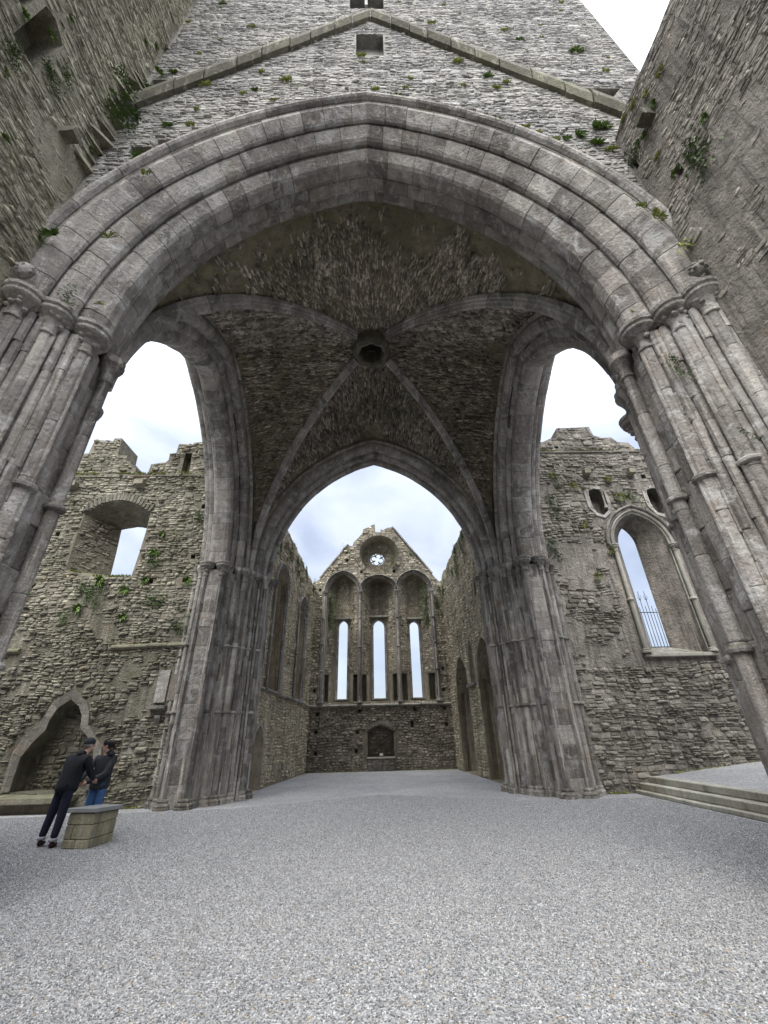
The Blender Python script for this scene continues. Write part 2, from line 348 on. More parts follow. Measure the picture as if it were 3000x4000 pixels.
def inpoly(a, b, poly):
    a = np.asarray(a); b = np.asarray(b); r = np.zeros(a.shape, bool); n = len(poly); j = n - 1
    for i in range(n):
        xi, yi = poly[i]; xj, yj = poly[j]
        c = ((yi > b) != (yj > b)) & (a < (xj - xi) * (b - yi) / ((yj - yi) or 1e-9) + xi)
        r ^= c; j = i
    return r
def grow(poly, d):
    c = np.mean(np.array(poly), 0); return [tuple(c + (np.array(p) - c) * (1 + d / max(1e-3, np.linalg.norm(np.array(p) - c)))) for p in poly]
def lay(bx, inside, course=(.09, .18), length=(.14, .42), proud=(.012, .045), seed=1, joint=.012, jit=.018, split=0.3, skip=0.0, plast=None):
    """irregular coursed rubble in plane coordinates -> stone outlines (n,8,2), relief, tint"""
    rg = random.Random(seed); a0, a1, b0, b1 = bx; P = []; b = b0; ph = rg.random() * 9
    wob = lambda a, b: 0.05 * math.sin(a * 1.1 + b * 0.7 + ph) + 0.03 * math.sin(a * 2.9 + b * 2.3) + 0.012 * math.sin(a * 8.1 + b * 5)
    while b < b1:
        h = rg.uniform(*course) * (1.5 if rg.random() < .12 else 1); a = a0 - rg.random() * .3
        while a < a1:
            l = rg.uniform(*length) * (h / ((course[0] + course[1]) / 2)) ** .4
            cells = [(b, b + h)]
            if rg.random() < split and h > course[0] * 1.1:
                m = rg.uniform(.35, .65) * h; cells = [(b, b + m), (b + m, b + h)]
            for c0, c1 in cells:
                if rg.random() < skip: continue
                j = joint * rg.uniform(.5, 1.3); hh = (c1 - c0); ll = l
                x0, x1, y0, y1 = a + j, a + ll - j, c0 + j * .8, c1 - j * .8
                J = lambda s=1.0: rg.uniform(-jit, jit) * s
                cx = min(.035, ll * .16); cy = min(.03, hh * .22)
                sl = rg.uniform(-.03, .03)
                q = [(x0 + cx * rg.random() * 1.6, y0 + J(.3)), (x1 - cx * rg.random() * 1.6, y0 + J(.3)), (x1 + sl * .5, y0 + cy + J(.4)), (x1 + sl + J(.5), y1 - cy + J(.4)),
                     (x1 - cx * rg.random() * 1.8 + sl, y1 + J(.3)), (x0 + cx * rg.random() * 1.8 + sl, y1 + J(.3)), (x0 + sl + J(.5), y1 - cy + J(.4)), (x0 + J(.5), y0 + cy + J(.4))]
                P.append([(u, v + wob(u, v)) for u, v in q])
            a += l
        b += h
    P = np.array(P); c = P.mean(1)
    ok = inside(c[:, 0], c[:, 1])
    for k in range(8):
        q = c + (P[:, k] - c) * 0.8; ok &= inside(q[:, 0], q[:, 1])
    P = P[ok]; rs = np.random.RandomState(seed); n = len(P)
    pr = rs.uniform(proud[0], proud[1], n); pr *= np.where(rs.rand(n) < .08, 1.8, 1); pr *= np.where(rs.rand(n) < .2, .35, 1)
    ti = rs.rand(n)
    if plast is not None and n:
        c = P.mean(1); k = ~plast(c[:, 0], c[:, 1]) | (rs.rand(n) < .05); P, pr, ti = P[k], pr[k], ti[k]
    return P, pr, ti
def cproj(X):
    c = (X - np.array([0, 0, EYE])) @ CAMR.T
    z = -c[:, 2]; zz = np.where(z > .05, z, np.nan)
    return FOC * c[:, 0] / zz, FOC * c[:, 1] / zz, z       # picture spans +-0.5 and +-0.667
def emit(th, mp, st, mat, name='stone', nsep=300, stuffname='rubble_stones', parent=None, margin=.14, back=-.04, rng_seed=0):
    P, pr, ti = st
    if not len(P): return
    n = len(P); c2 = P.mean(1)
    rs = np.random.RandomState(n + 7)
    ctr = mp(c2[:, 0], c2[:, 1], np.zeros(n)); x, y, z = cproj(ctr)
    vis = (np.abs(x) < .5 + margin) & (np.abs(y) < .667 + margin) & (z > .05)
    P, pr, ti, c2, ctr, x, y, z = [q[vis] for q in (P, pr, ti, c2, ctr, x, y, z)]
    n = len(P)
    if not n: return
    ring = P.reshape(-1, 2); prr = np.repeat(pr, 8)
    inn = (c2[:, None, :] + (P - c2[:, None, :]) * .86).reshape(-1, 2)
    v0 = mp(ring[:, 0], ring[:, 1], np.full(len(ring), back)).reshape(n, 8, 3)
    v1 = mp(inn[:, 0], inn[:, 1], prr * rs.uniform(.65, 1.1, len(prr))).reshape(n, 8, 3)
    v2 = mp(c2[:, 0], c2[:, 1], pr * rs.uniform(.95, 1.3, n)).reshape(n, 1, 3)
    vv = np.concatenate([v0, v1, v2], 1)
    fq = [(k, (k + 1) % 8, 8 + (k + 1) % 8, 8 + k) for k in range(8)]; ft = [(8 + k, 8 + (k + 1) % 8, 16) for k in range(8)]
    # picture size of each stone
    px, py, pz = cproj(v1.reshape(-1, 3)); px = px.reshape(n, 8); py = py.reshape(n, 8)
    area = (px.max(1) - px.min(1)) * (py.max(1) - py.min(1)); inpic = (np.abs(x) < .5) & (np.abs(y) < .667)
    area = np.where(inpic, area, area * 1e-3); area = np.nan_to_num(area)
    order = np.argsort(-area); sep = order[:nsep]; rest = order[nsep:]
    par = parent or th.o; base = th.p if parent is None else th.p + np.array(parent.location)
    fs = fq + ft
    for i in sep:
        me = bpy.data.meshes.new(name); me.from_pydata((vv[i] - ctr[i]).tolist(), [], fs); me.materials.append(M[mat])
        a = me.attributes.new('tint', 'FLOAT', 'POINT'); a.data.foreach_set('value', np.full(17, ti[i] * .5, np.float32))
        ob = bpy.data.objects.new(name, me); C.objects.link(ob); ob.parent = par; ob.location = ctr[i] - base
    if len(rest):
        V = vv[rest].reshape(-1, 3); off = (np.arange(len(rest)) * 17)[:, None]
        Q = (np.array(fq)[None] + off[:, :, None]).reshape(-1, 4); T = (np.array(ft)[None] + off[:, :, None]).reshape(-1, 3)
        me = bpy.data.meshes.new(stuffname); me.vertices.add(len(V)); me.vertices.foreach_set('co', (V - base).astype(np.float32).ravel())
        nl = Q.size + T.size; me.loops.add(nl); me.loops.foreach_set('vertex_index', np.concatenate([Q.ravel(), T.ravel()]).astype(np.int32))
        me.polygons.add(len(Q) + len(T)); ls = np.concatenate([np.arange(len(Q)) * 4, len(Q) * 4 + np.arange(len(T)) * 3]).astype(np.int32)
        me.polygons.foreach_set('loop_start', ls); me.update(calc_edges=True); me.validate()
        me.materials.append(M[mat])
        a = me.attributes.new('tint', 'FLOAT', 'POINT'); a.data.foreach_set('value', np.repeat(ti[rest] * .75, 17).astype(np.float32))
        ob = bpy.data.objects.new(stuffname, me); C.objects.link(ob); ob.parent = par; ob.location = base - base if parent is None else (0, 0, 0); ob['kind'] = 'stuff'
        if parent is None: ob.location = (0, 0, 0)
def rect(a0, a1, b0, b1): return [(a0, b0), (a1, b0), (a1, b1), (a0, b1)]
def putlog(a, b, w=.14, h=.15): return dict(f=rect(a - w / 2, a + w / 2, b - h / 2, b + h / 2), d=.4, closed=True)
def snoise(a, b, s=1.0, ph=0.0):
    return (np.sin(a * 1.3 * s + ph) * np.cos(b * 1.7 * s + ph * 2) + .6 * np.sin(a * 3.1 * s + b * 2.3 * s + ph) + .4 * np.cos(b * 5.3 * s - a * 4.1 * s + ph) + .3 * np.sin(a * 9.1 * s + ph) * np.sin(b * 8.3 * s)) / 1.6

# ------------------------------------------------------------------ ground
XC, YC, ZS = -0.07, 9.9, 6.96
g = []
V = [(-300, -300, 0), (300, -300, 0), (300, 600, 0), (-300, 600, 0)]
solo('gravel_ground', V, [(0, 1, 2, 3)], 'gravel', kind='structure', org=(0, 0, 0))
# raised gravel of the right arm behind the steps, rising gently to the right
V, F = [], []
xs = [7.98, 8.6, 9.6, 11.0, 20]; zz = [0.40, 0.45, 0.56, 0.68, 0.8]
V = [(x, y, z) for x, z in zip(xs, zz) for y in (5.4, 14.25)] + [(7.98, 5.4, 0), (7.98, 14.25, 0)]
F = [(2 * i, 2 * i + 2, 2 * i + 3, 2 * i + 1) for i in range(4)] + [(0, 1, 11, 10)]
solo('raised_gravel_ground', V, F, 'gravel', kind='structure', org=(8, 9.9, 0))

# ------------------------------------------------------------------ crossing arches
WN, EN = 4.03, 1.6          # arches spanning left to right: half width, centre offset
WE, EE = 3.55, 2.25         # arches of the two side arms
def apt(w, e, o, t):
    r = e + w + o; th = t * math.acos(e / r); return -e + r * math.cos(th), r * math.sin(th)
LEFTK = 1.13              # the left side arch reaches further towards the viewer
def place(kind, side, s, dist, v, h):
    if kind == 'e' and side < 0 and s < 0: dist *= LEFTK
    return (XC + s * dist, YC + side * v, ZS + h) if kind == 'n' else (XC + side * v, YC + s * dist, ZS + h)
ORD_N = [('voussoir', [(.30, 5.785), (.17, 5.785), (.035, 5.67), (.005, 5.61), (.0, 5.45), (.03, 5.375), (.08, 5.36), (.34, 5.36)]),
         ('voussoir', [(.36, 5.352), (.16, 5.352), (.125, 5.31), (.12, 5.24), (.125, 5.12), (.17, 5.04), (.36, 5.02)]),
         ('voussoir', [(.60, 6.08), (.47, 6.08), (.30, 5.95), (.26, 5.90), (.25, 5.84), (.275, 5.79), (.60, 5.79)]),
         ('voussoir', [(.86, 6.335), (.73, 6.335), (.56, 6.205), (.52, 6.16), (.51, 6.12), (.53, 6.09), (.86, 6.09)]),
         ('voussoir', [(.56, 4.725), (.42, 4.725), (.33, 4.76), (.27, 4.83), (.26, 4.92), (.28, 5.01), (.56, 5.01)])]
HOOD_N = [[(.87, 6.30), (.86, 6.36), (.885, 6.42), (.92, 6.45), (.96, 6.455), (1.0, 6.42), (1.04, 6.30)],
          [(.57, 4.78), (.58, 4.70), (.61, 4.64), (.66, 4.62), (.70, 4.66), (.71, 4.78)]]
ORD_E = [('voussoir', [(.28, 5.78), (.12, 5.78), (.04, 5.72), (.0, 5.62), (.0, 5.26), (.04, 5.16), (.12, 5.10), (.28, 5.10)]),
         ('voussoir', [(.56, 6.06), (.42, 6.06), (.31, 6.02), (.26, 5.94), (.25, 5.86), (.27, 5.80), (.56, 5.80)]),
         ('voussoir', [(.80, 6.31), (.66, 6.31), (.56, 6.28), (.50, 6.20), (.49, 6.12), (.51, 6.07), (.80, 6.07)]),
         ('voussoir', [(.58, 4.98), (.42, 4.98), (.31, 5.01), (.26, 5.05), (.25, 5.09), (.58, 5.09)]),
         ('voussoir', [(.84, 4.735), (.66, 4.735), (.56, 4.77), (.50, 4.84), (.50, 4.96), (.84, 4.96)])]
HOOD_E = [[(.85, 4.78), (.86, 4.70), (.89, 4.64), (.94, 4.62), (.98, 4.66), (.99, 4.78)]]
def sweep(kind, side, s, w, e, prof, t0, t1, n, dr=0.0, dv=0.0):
    V = []; m = len(prof)
    for i in range(n + 1):
        t = t0 + (t1 - t0) * i / n
        for o, v in prof:
            d, h = apt(w, e, o + dr, t); V.append(place(kind, side, s, d, v + dv, h))
    F = []
    for i in range(n):
        for k in range(m): F.append((i * m + k, i * m + (k + 1) % m, (i + 1) * m + (k + 1) % m, (i + 1) * m + k))
    F.append(tuple(range(m))[::-1]); F.append(tuple(n * m + k for k in range(m)))
    return np.array(V), F
def make_arch(kind, side, label, w, e, orders, hoods, mat, core):
    o = (XC, YC + side * 5.5, ZS) if kind == 'n' else (XC + side * 5.5, YC, ZS)
    th = Thing('pointed_arch', label, 'arch', o, 'great pointed arches carrying the crossing tower')
    rg = random.Random(int(o[0] * 10 + o[1]))
    for name, prof in orders:
        vm = sum(p[1] for p in prof) / len(prof)
        ins = [(q + .02, vm + (v - vm) * .95) for q, v in prof]
        for s in (-1, 1):
            th.part('mortar_joint', *sweep(kind, side, s, w, e, ins, 0, 1, 16), 'joint')
            r = e + w + prof[0][0]; L = r * math.acos(e / r); cuts = [0.0]
            while cuts[-1] < L - .75: cuts.append(cuts[-1] + rg.uniform(.36, .66))
            cuts.append(L)
            for a, b in zip(cuts, cuts[1:]):
                g = .006
                th.part('voussoir', *sweep(kind, side, s, w, e, prof, (a + g) / L, (b - (g if b < L else 0)) / L, 2, rg.uniform(-.008, .008), rg.uniform(-.006, .006)), mat, centre=True)
    for prof in hoods:
        for s in (-1, 1):
            L = 8.5; n = 8
            for i in range(n):
                th.part('hood_moulding', *sweep(kind, side, s, w, e, prof, i / n + .0008, (i + 1) / n - (.0008 if i < n - 1 else 0), 3, rg.uniform(-.006, .006)), mat, centre=True)
    return th
A_near = make_arch('n', -1, 'nearest and widest stone arch filling the top of the view, with three stepped mouldings', WN, EN, ORD_N, HOOD_N, 'ashlar', None)
A_far = make_arch('n', 1, 'far pointed arch of the crossing framing the rose window gable', WN, EN, ORD_N, HOOD_N, 'ashlar', None)
A_left = make_arch('e', -1, 'tall side arch of the crossing open to the sky on the left', WE, EE, ORD_E, HOOD_E, 'ashlar', None)
A_right = make_arch('e', 1, 'tall side arch of the crossing open to the sky on the right', WE, EE, ORD_E, HOOD_E, 'ashlar', None)

# ------------------------------------------------------------------ piers
def pier(sx, sy, label, mat, seed):
    th = Thing('clustered_pier', label, 'pier', (XC + sx * 5.0, YC + sy * 5.2, 0), 'clustered stone piers of the crossing')
    rg = random.Random(seed)
    kk = LEFTK if sx < 0 and sy < 0 else 1.0
    P = lambda u, v: (XC + sx * u, YC + sy * (v if v > 4.9 else min(v * kk, max(v, 5.0))))
    core = [(4.78, 6.27), (4.55, 6.05), (4.27, 5.72), (4.22, 5.08), (4.46, 4.92), (4.58, 4.66), (4.72, 4.42), (4.90, 4.28), (5.04, 4.02), (5.16, 3.80), (5.72, 3.80), (6.0, 4.02), (6.22, 4.2), (6.28, 4.32), (6.28, 6.31)]
    V = [(*P(u, v), z) for z in (0, 6.955) for u, v in core]; n = len(core)
    th.part('pier_core', V, [(i, (i + 1) % n, n + (i + 1) % n, n + i) for i in range(n)] + [tuple(range(n)), tuple(range(n, 2 * n))], 'joint')
    cols = []
    for nm, pr in ORD_N: cols.append([(WN + o + .035, v) for o, v in pr])
    for nm, pr in ORD_E: cols.append([(v, WE + o + .035) for o, v in pr])
    cols = [c for k, c in enumerate(cols) if k not in (2, 3)]
    cols += [[(4.12, 5.76), (4.20, 5.85), (4.25, 5.84), (4.33, 5.93), (4.55, 5.93), (4.55, 5.70), (4.2, 5.65)],
             [(4.36, 5.955), (4.44, 6.04), (4.47, 6.10), (4.53, 6.12), (4.60, 6.20), (4.84, 6.20), (4.84, 5.955)],
             [(4.60, 6.215), (4.66, 6.25), (4.72, 6.33), (5.05, 6.33), (5.05, 6.215)]]
    for u, v, q in ((4.165, 5.80, .045), (4.27, 5.885, .055), (4.44, 6.085, .045), (4.535, 6.16, .055), (4.70, 6.30, .04), (4.17, 5.0, .04), (4.27, 4.93, .05), (4.40, 4.74, .04), (4.44, 4.66, .045), (4.56, 4.44, .035), (4.75, 4.27, .035), (4.97, 4.10, .05), (5.12, 3.83, .045), (5.9, 3.84, .045), (6.12, 4.05, .045)):
        cols.append([(u + q * math.cos(2 * PI * i / 8 + .3), v + q * math.sin(2 * PI * i / 8 + .3)) for i in range(8)])
    # masonry between the orders at the inner corner
    cols.append([(4.60, 4.72), (4.50, 4.62), (4.56, 4.44), (4.68, 4.34), (4.80, 4.24), (4.92, 4.30), (4.86, 4.55)])
    for pr in cols:
        cu = sum(p[0] for p in pr) / len(pr); cv = sum(p[1] for p in pr) / len(pr); z = 0.0
        while z < 6.7:
            h = rg.uniform(.34, .62); z1 = min(z + h, 6.74); 
            if 6.74 - z1 < .2: z1 = 6.74
            du, dv = rg.uniform(-.010, .010), rg.uniform(-.010, .010); k = 1 + rg.uniform(-.01, .01)
            e = .010; m = len(pr); V = []
            for zz, sc in ((z + .001, .955), (z + e + .006, 1), (z1 - e - .006, 1), (z1 - .002, .955)):
                for u, v in pr: V.append((*P(cu + (u - cu) * k * sc + du, cv + (v - cv) * k * sc + dv), zz))
            F = [(a * m + i, a * m + (i + 1) % m, (a + 1) * m + (i + 1) % m, (a + 1) * m + i) for a in range(3) for i in range(m)] + [tuple(range(m)), tuple(range(3 * m, 4 * m))]
            th.part('ashlar_block', V, F, mat, centre=True); z = z1
    shafts = [(WN + .08, 5.66, .095, 1), (WN + .36, 6.0, .085, 1), (WN + .62, 6.26, .085, 1), (WN + .08, 5.12, .085, 0), (WN + .35, 4.82, .085, 0),
              (4.50, 4.55, .08, 0), (4.64, 4.32, .095, 0), (4.86, 4.22, .08, 0), (5.06, WE + .32, .07, 0), (5.18, WE + .07, .095, 1), (5.74, WE + .08, .09, 1), (6.02, WE + .34, .08, 0), (6.28, WE + .58, .08, 0), (4.84, WE + .60, .07, 0)]
    for u, v, r, big in shafts:
        x, y = P(u, v); z = .24; cuts = [.24, 2.35, 4.3, 6.5]
        zs = [.24]
        while zs[-1] < 6.2: zs.append(zs[-1] + rg.uniform(.6, 1.2))
        zs[-1] = 6.52
        for a, b in zip(zs, zs[1:]):
            if b - a < .1: continue
            rr = r * rg.uniform(.96, 1.03)
            V, F = lathe([(rr * .93, a + .002), (rr, a + .015), (rr, b - .015), (rr * .93, b - .002)], x + rg.uniform(-.006, .006), y + rg.uniform(-.006, .006), 12)
            th.part('shaft', V, F, mat, smooth=False, centre=True)
        q = r * (1.25 if big else 1.0)
        if big:
            for da in (-1, 1):
                dx, dy = (da * .085, -.015) if v > 5.3 else (-.015, da * .085)
                zz = .2
                while zz < 6.45:
                    z1 = min(6.5, zz + rg.uniform(.6, 1.3)); th.part('fillet', *lathe([(.026, zz), (.028, zz + .01), (.028, z1 - .01), (.026, z1 - .004)], x + sx * dx, y + sy * dy, 8), mat, centre=True); zz = z1
        th.part('base', *lathe([(q * 2.1, 0), (q * 2.1, .05), (q * 1.9, .06), (q * 2.0, .10), (q * 1.8, .14), (q * 1.35, .16), (q * 1.5, .20), (q * 1.4, .23), (q * 1.05, .25)], x, y, 16), mat, smooth=False)
        cap = th.part('capital', *lathe([(r * 1.0, 6.50), (r * 1.25, 6.51), (r * 1.3, 6.54), (r * 1.05, 6.57), (r * 1.15, 6.66), (r * 1.6, 6.76), (q * 2.0, 6.82)], x, y, 18), mat, smooth=False)
        th.part('abacus', *lathe([(q * 1.9, 6.82), (q * 2.15, 6.85), (q * 2.2, 6.89), (q * 2.05, 6.90), (q * (2.35 if big else 2.05), 6.93), (q * (2.4 if big else 2.1), 6.985), (q * 1.6, 6.99)], x, y, 20), mat, smooth=False)
        if big:                                            # carved foliage of the capital
            parts = []
            for i in range(16):
                a = rg.uniform(0, 2 * PI); zz = rg.uniform(6.66, 6.80); k = 1.25 + (zz - 6.66) * 4.0
                parts.append(blob((x + math.cos(a) * r * k, y + math.sin(a) * r * k, zz), (.045, .045, .035), 1, .2, rg))
            th.part('carved_leaves', *join(parts), mat, smooth=True, parent=cap, stuff=False)
        if not big or sy < 0:
            for z in ((4.3, 2.36) if not big else (4.3,)):
                th.part('annulet', *lathe([(r * .9, z - .05), (r * 1.55, z - .03), (r * 1.6, z), (r * 1.5, z + .02), (r * .9, z + .05)], x, y, 14), mat)
    return th
P_fl = pier(-1, 1, 'far left crossing pier, tall bundle of shafts left of the rose window gable', 'ashlar2', 1)
P_fr = pier(1, 1, 'far right crossing pier, tall bundle of shafts beside the three stone steps', 'ashlar2', 2)
P_nl = pier(-1, -1, 'near left crossing pier rising past the left edge of the view', 'ashlar', 3)
P_nr = pier(1, -1, 'near right crossing pier rising past the right edge of the view', 'ashlar', 4)

# ------------------------------------------------------------------ tower over the crossing
def notch_outline(a0, a1, z0, z1, w, e, o, ca, n=18, kl=1.0):
    pts = [(a0, z0)]
    L = [(max(-apt(w, e, o, i / n)[0] * kl + ca, a0 + .01), ZS + apt(w, e, o, i / n)[1]) for i in range(n + 1)]
    R = [(apt(w, e, o, i / n)[0] + ca, ZS + apt(w, e, o, i / n)[1]) for i in range(n, -1, -1)]
    pts += L + R[1:] + [(a1, z0), (a1, z1), (a0, z1)]
    return pts
tw = Thing('crossing_tower', 'square rubble stone tower wall above the nearest arch, with old roof line moulding', 'tower', (XC, YC, ZS))
TX0, TX1, TZ = -6.37, 6.23, 25.0
F_near = Frame((0, YC - 6.34, 0), (1, 0, 0), (0, 0, 1), (0, -1, 0))
F_far = Frame((0, YC + 6.34, 0), (-1, 0, 0), (0, 0, 1), (0, 1, 0))
HN = [dict(f=rect(-.32, .36, 15.85, 17.35), d=.9, closed=True), dict(f=rect(-.53, -.10, 19.45, 20.9), d=.9, closed=True), dict(f=rect(-.02, .44, 19.45, 20.9), d=.9, closed=True),
      dict(f=[(4.62, 13.95), (5.15, 13.42), (5.48, 13.95)], d=.6, closed=True), dict(f=rect(-4.72, -4.2, 13.95, 14.3), d=.5, closed=True), dict(f=rect(-4.35, -3.98, 10.9, 11.15), d=.3, closed=True)]
ol = notch_outline(TX0, TX1, ZS, TZ, WN, EN, .82, XC)
tw.part('tower_wall', *wall(F_near, ol, HN, .27), 'tower_m')
ol2 = notch_outline(TX0, TX1, ZS, TZ - .003, WN, EN, .52, XC)
Fm = Frame((0, YC - 6.068, 0), (1, 0, 0), (0, 0, 1), (0, -1, 0)); tw.part('tower_wall', *wall(Fm, ol2, [], 1.355), 'vault_m')
olf = [(-a, b) for a, b in ol]; olf2 = [(-a, b) for a, b in ol2]
tw.part('tower_wall', *wall(F_far, olf, [], .27), 'tower_m')
Fm = Frame((0, YC + 6.068, 0), (-1, 0, 0), (0, 0, 1), (0, 1, 0)); tw.part('tower_wall', *wall(Fm, olf2, [], 1.355), 'vault_m')
for s in (-1, 1):
    for u0, u1, oo, mt, dz in ((4.72, 5.08, .80, 'vault_m', .001), (5.085, 6.06, .54, 'vault_m', .002), (6.065, 6.30, .76, 'tower_m', .003)):
        fr = Frame((XC + s * u1, 0, 0), (0, 1, 0), (0, 0, 1), (s, 0, 0))
        tw.part('tower_wall', *wall(fr, notch_outline(YC - 4.708, YC + 4.708, ZS, TZ - dz, WE, EE, oo, YC, 18, LEFTK if s < 0 else 1.0), [], u1 - u0), mt)
tw.part('tower_floor', *box(XC - 4.715, XC + 4.715, YC - 4.705, YC + 4.705, 15.2, 15.5), 'vault_m')
# rubble facing of the near tower wall
hood_ol = notch_outline(-20, 20, 0, 60, WN, EN, 1.03, XC)
gab = lambda a: 18.78 - np.abs(a - .05) * 1.2
def in_t(a, b):
    r = inpoly(a, b, hood_ol) & (a > -4.84) & (a < TX1 - .02) & (b < 24)
    for h in HN: r &= ~inpoly(a, b, h['f'])
    r &= ~((a > 4.66) & (b < 11.6)); r &= np.abs(b - gab(a) + .16) > .2
    return r
emit(tw, lambda a, b, h: F_near(a, b, h), lay((-4.9, 6.3, 7, 24), in_t, (.04, .10), (.07, .26), (.002, .024), 5, .008, .02, .3, .05), 'tower')
# old roof line: sloping projecting stones
rg = random.Random(4)
def gpt(t, s): return (.05 + s * t, 18.85 - abs(t) * 1.2)
for s, tmax in ((-1, 4.85), (1, 5.2)):
    t = 0.0; k = 0
    while t < tmax - .1:
        t1 = min(t + rg.uniform(.42, .62), tmax); jit = rg.uniform(-.03, .03); pj = .15 + rg.uniform(-.015, .02); hh = .44 + rg.uniform(-.03, .03)
        V = []
        for tt in (t + .012, t1 - .012):
            a, b = gpt(tt, s)
            for da, db, h in ((0, 0, 0), (0, -.02, pj), (0, -.02 - hh * .5, pj + .01), (0, -.02 - hh, pj * .62), (0, -.02 - hh, 0)):
                V.append(F_near(a + da, b + db + jit, h).tolist())
        m = 5; F = [(i, (i + 1) % m, m + (i + 1) % m, m + i) for i in range(m)] + [tuple(range(m)), tuple(range(m, 2 * m))]
        tw.part('roof_line_stone', V, F, 'weather', centre=True); t = t1; k += 1
tw.part('mullion', *box(-.10, -.02, YC - 6.42, YC - 6.2, 19.45, 20.9), 'ashlar')

# ------------------------------------------------------------------ vault
HX, HY = 4.66, 4.72
va = Thing('rib_vault', 'ribbed stone vault with dark slate webs and a round bell hole at its centre', 'vault', (XC, YC, ZS))
def vmap(kind, side):
    hw, dp = (HX, HY) if kind == 'n' else (HY, HX)
    r = hw + 1.6; tm = math.acos(1.6 / r); sc = 6.22 / math.sqrt(r * r - 1.6 ** 2)
    def f(a, b, h):
        a = np.asarray(a, float); b = np.asarray(b, float)
        th = np.clip(tm - np.abs(b) / r, -.05, None); sg = np.where(b < 0, -1, 1)
        rr = r - h
        x = sg * (-1.6 + rr * np.cos(th)); z = rr * np.sin(th) * sc + .42 * (1 - np.clip(a / dp, 0, 1) ** 2)
        Y = side * a
        return np.stack([XC + x, YC + Y, ZS + z], -1) if kind == 'n' else np.stack([XC + Y, YC + x, ZS + z], -1)
    lim = lambda a: hw * a / dp
    def b_of_x(x): return r * (tm - math.acos(min(1, (x + 1.6) / r)))
    return f, lim, b_of_x, r, tm, dp, hw
for kind in 'ne':
    for side in (-1, 1):
        f, lim, bx, r, tm, dp, hw = vmap(kind, side)
        na, nb = 20, 32; V = []; F = []
        for i in range(na + 1):
            a = .36 + (dp - .36) * i / na; B = bx(lim(a))
            bb = np.linspace(-B, B, nb + 1); V.extend(f(np.full(nb + 1, a), bb, np.full(nb + 1, -.03)).tolist())
        for i in range(na):
            for j in range(nb): F.append((i * (nb + 1) + j, i * (nb + 1) + j + 1, (i + 1) * (nb + 1) + j + 1, (i + 1) * (nb + 1) + j))
        va.part('web', V, F, 'vault_m', smooth=False)
        def ins(a, b, f=f, lim=lim, r=r, tm=tm, dp=dp):
            th = tm - np.abs(b) / r; x = -1.6 + r * np.cos(th)
            return (a > .5) & (a < dp - .02) & (np.abs(x) < lim(a) - .03) & (th > 0.12)
        near = kind == 'n' and side == -1
        pl = lambda a, b, near=near, side=side: (snoise(a, b, .9, 2.0 + side) + .45 * snoise(a, b, 4.1, 1.0) + .3 * snoise(a, b, 9.7, 3.0) + (np.clip(a - 3.2, 0, 2) * 1.15 if near else np.clip(a - 4.0, 0, 1) * 1.2)) > (.75 if near else .95)
        emit(va, f, lay((.4, dp, -7.5, 7.5), ins, (.03, .058), (.08, .26), (.008, .075), 11 + side + (5 if kind == 'n' else 0), .012, .012, .05, .12, pl), 'vault', 'web_stone', 150, 'web_stones')
# ribs
RP = [(-.17, .03), (-.17, -.10), (-.125, -.13), (-.12, -.19), (-.07, -.23), (-.05, -.30), (0, -.335), (.05, -.30), (.07, -.23), (.12, -.19), (.125, -.13), (.17, -.10), (.17, .03)]
def vz(s):
    r = HX + 1.6; x = s * HX; th = math.acos(min(1, (x + 1.6) / r)); return r * math.sin(th) * 6.22 / math.sqrt(r * r - 2.56) + .42 * (1 - s * s)
for sx in (-1, 1):
    for sy in (-1, 1):
        N = 60; ss = [1 - (1 - .115) * (1 - math.cos(PI / 2 * i / N)) for i in range(N + 1)]
        pts = [Vector((XC + sx * HX * s, YC + sy * HY * s, ZS + vz(s) - .02)) for s in ss]
        Ls = [0]
        for a, b in zip(pts, pts[1:]): Ls.append(Ls[-1] + (b - a).length)
        side = Vector((-sy * HY, sx * HX, 0)).normalized()
        def at(l):
            l = max(0, min(Ls[-1], l)); i = max(0, min(N - 1, int(np.searchsorted(Ls, l)) - 1)); t = (l - Ls[i]) / max(1e-6, Ls[i + 1] - Ls[i])
            p = pts[i].lerp(pts[i + 1], t); T = (pts[min(i + 2, N)] - pts[max(i - 1, 0)]).normalized(); return p, side.cross(T).normalized()
        n = 20
        for k in range(n):
            V = []; m = len(RP)
            for q in range(3):
                l = Ls[-1] * (k + .012 + (1 - .024) * q / 2) / n; p, up = at(l)
                if up.z < 0: up = -up
                for a, b in ((q_[0] * .82, q_[1] * .85) for q_ in RP): V.append(tuple(p + side * a + up * b))
            F = [(q * m + i, q * m + (i + 1) % m, (q + 1) * m + (i + 1) % m, (q + 1) * m + i) for q in range(2) for i in range(m)] + [tuple(range(m)), tuple(range(2 * m, 3 * m))]
            va.part('rib_stone', V, F, 'ashlar', centre=True)
# ring round the bell hole
V = []; F = []; prof = [(.40, 15.1), (.40, 13.05), (.45, 12.95), (.53, 12.95), (.60, 13.06), (.62, 13.2), (.56, 13.28), (.60, 13.5)]; n = 48
for r_, z in prof:
    for i in range(n):
        a = 2 * PI * i / n; rr = r_ * (1 + (.055 * math.cos(8 * a) if r_ > .38 and z < 13.25 else 0)); V.append((XC + rr * math.cos(a), YC + rr * math.sin(a), z))
for k in range(len(prof) - 1):
    for i in range(n): F.append((k * n + i, k * n + (i + 1) % n, (k + 1) * n + (i + 1) % n, (k + 1) * n + i))
F.append(tuple(range(n)))
va.part('bell_hole_ring', V, F, 'weather')

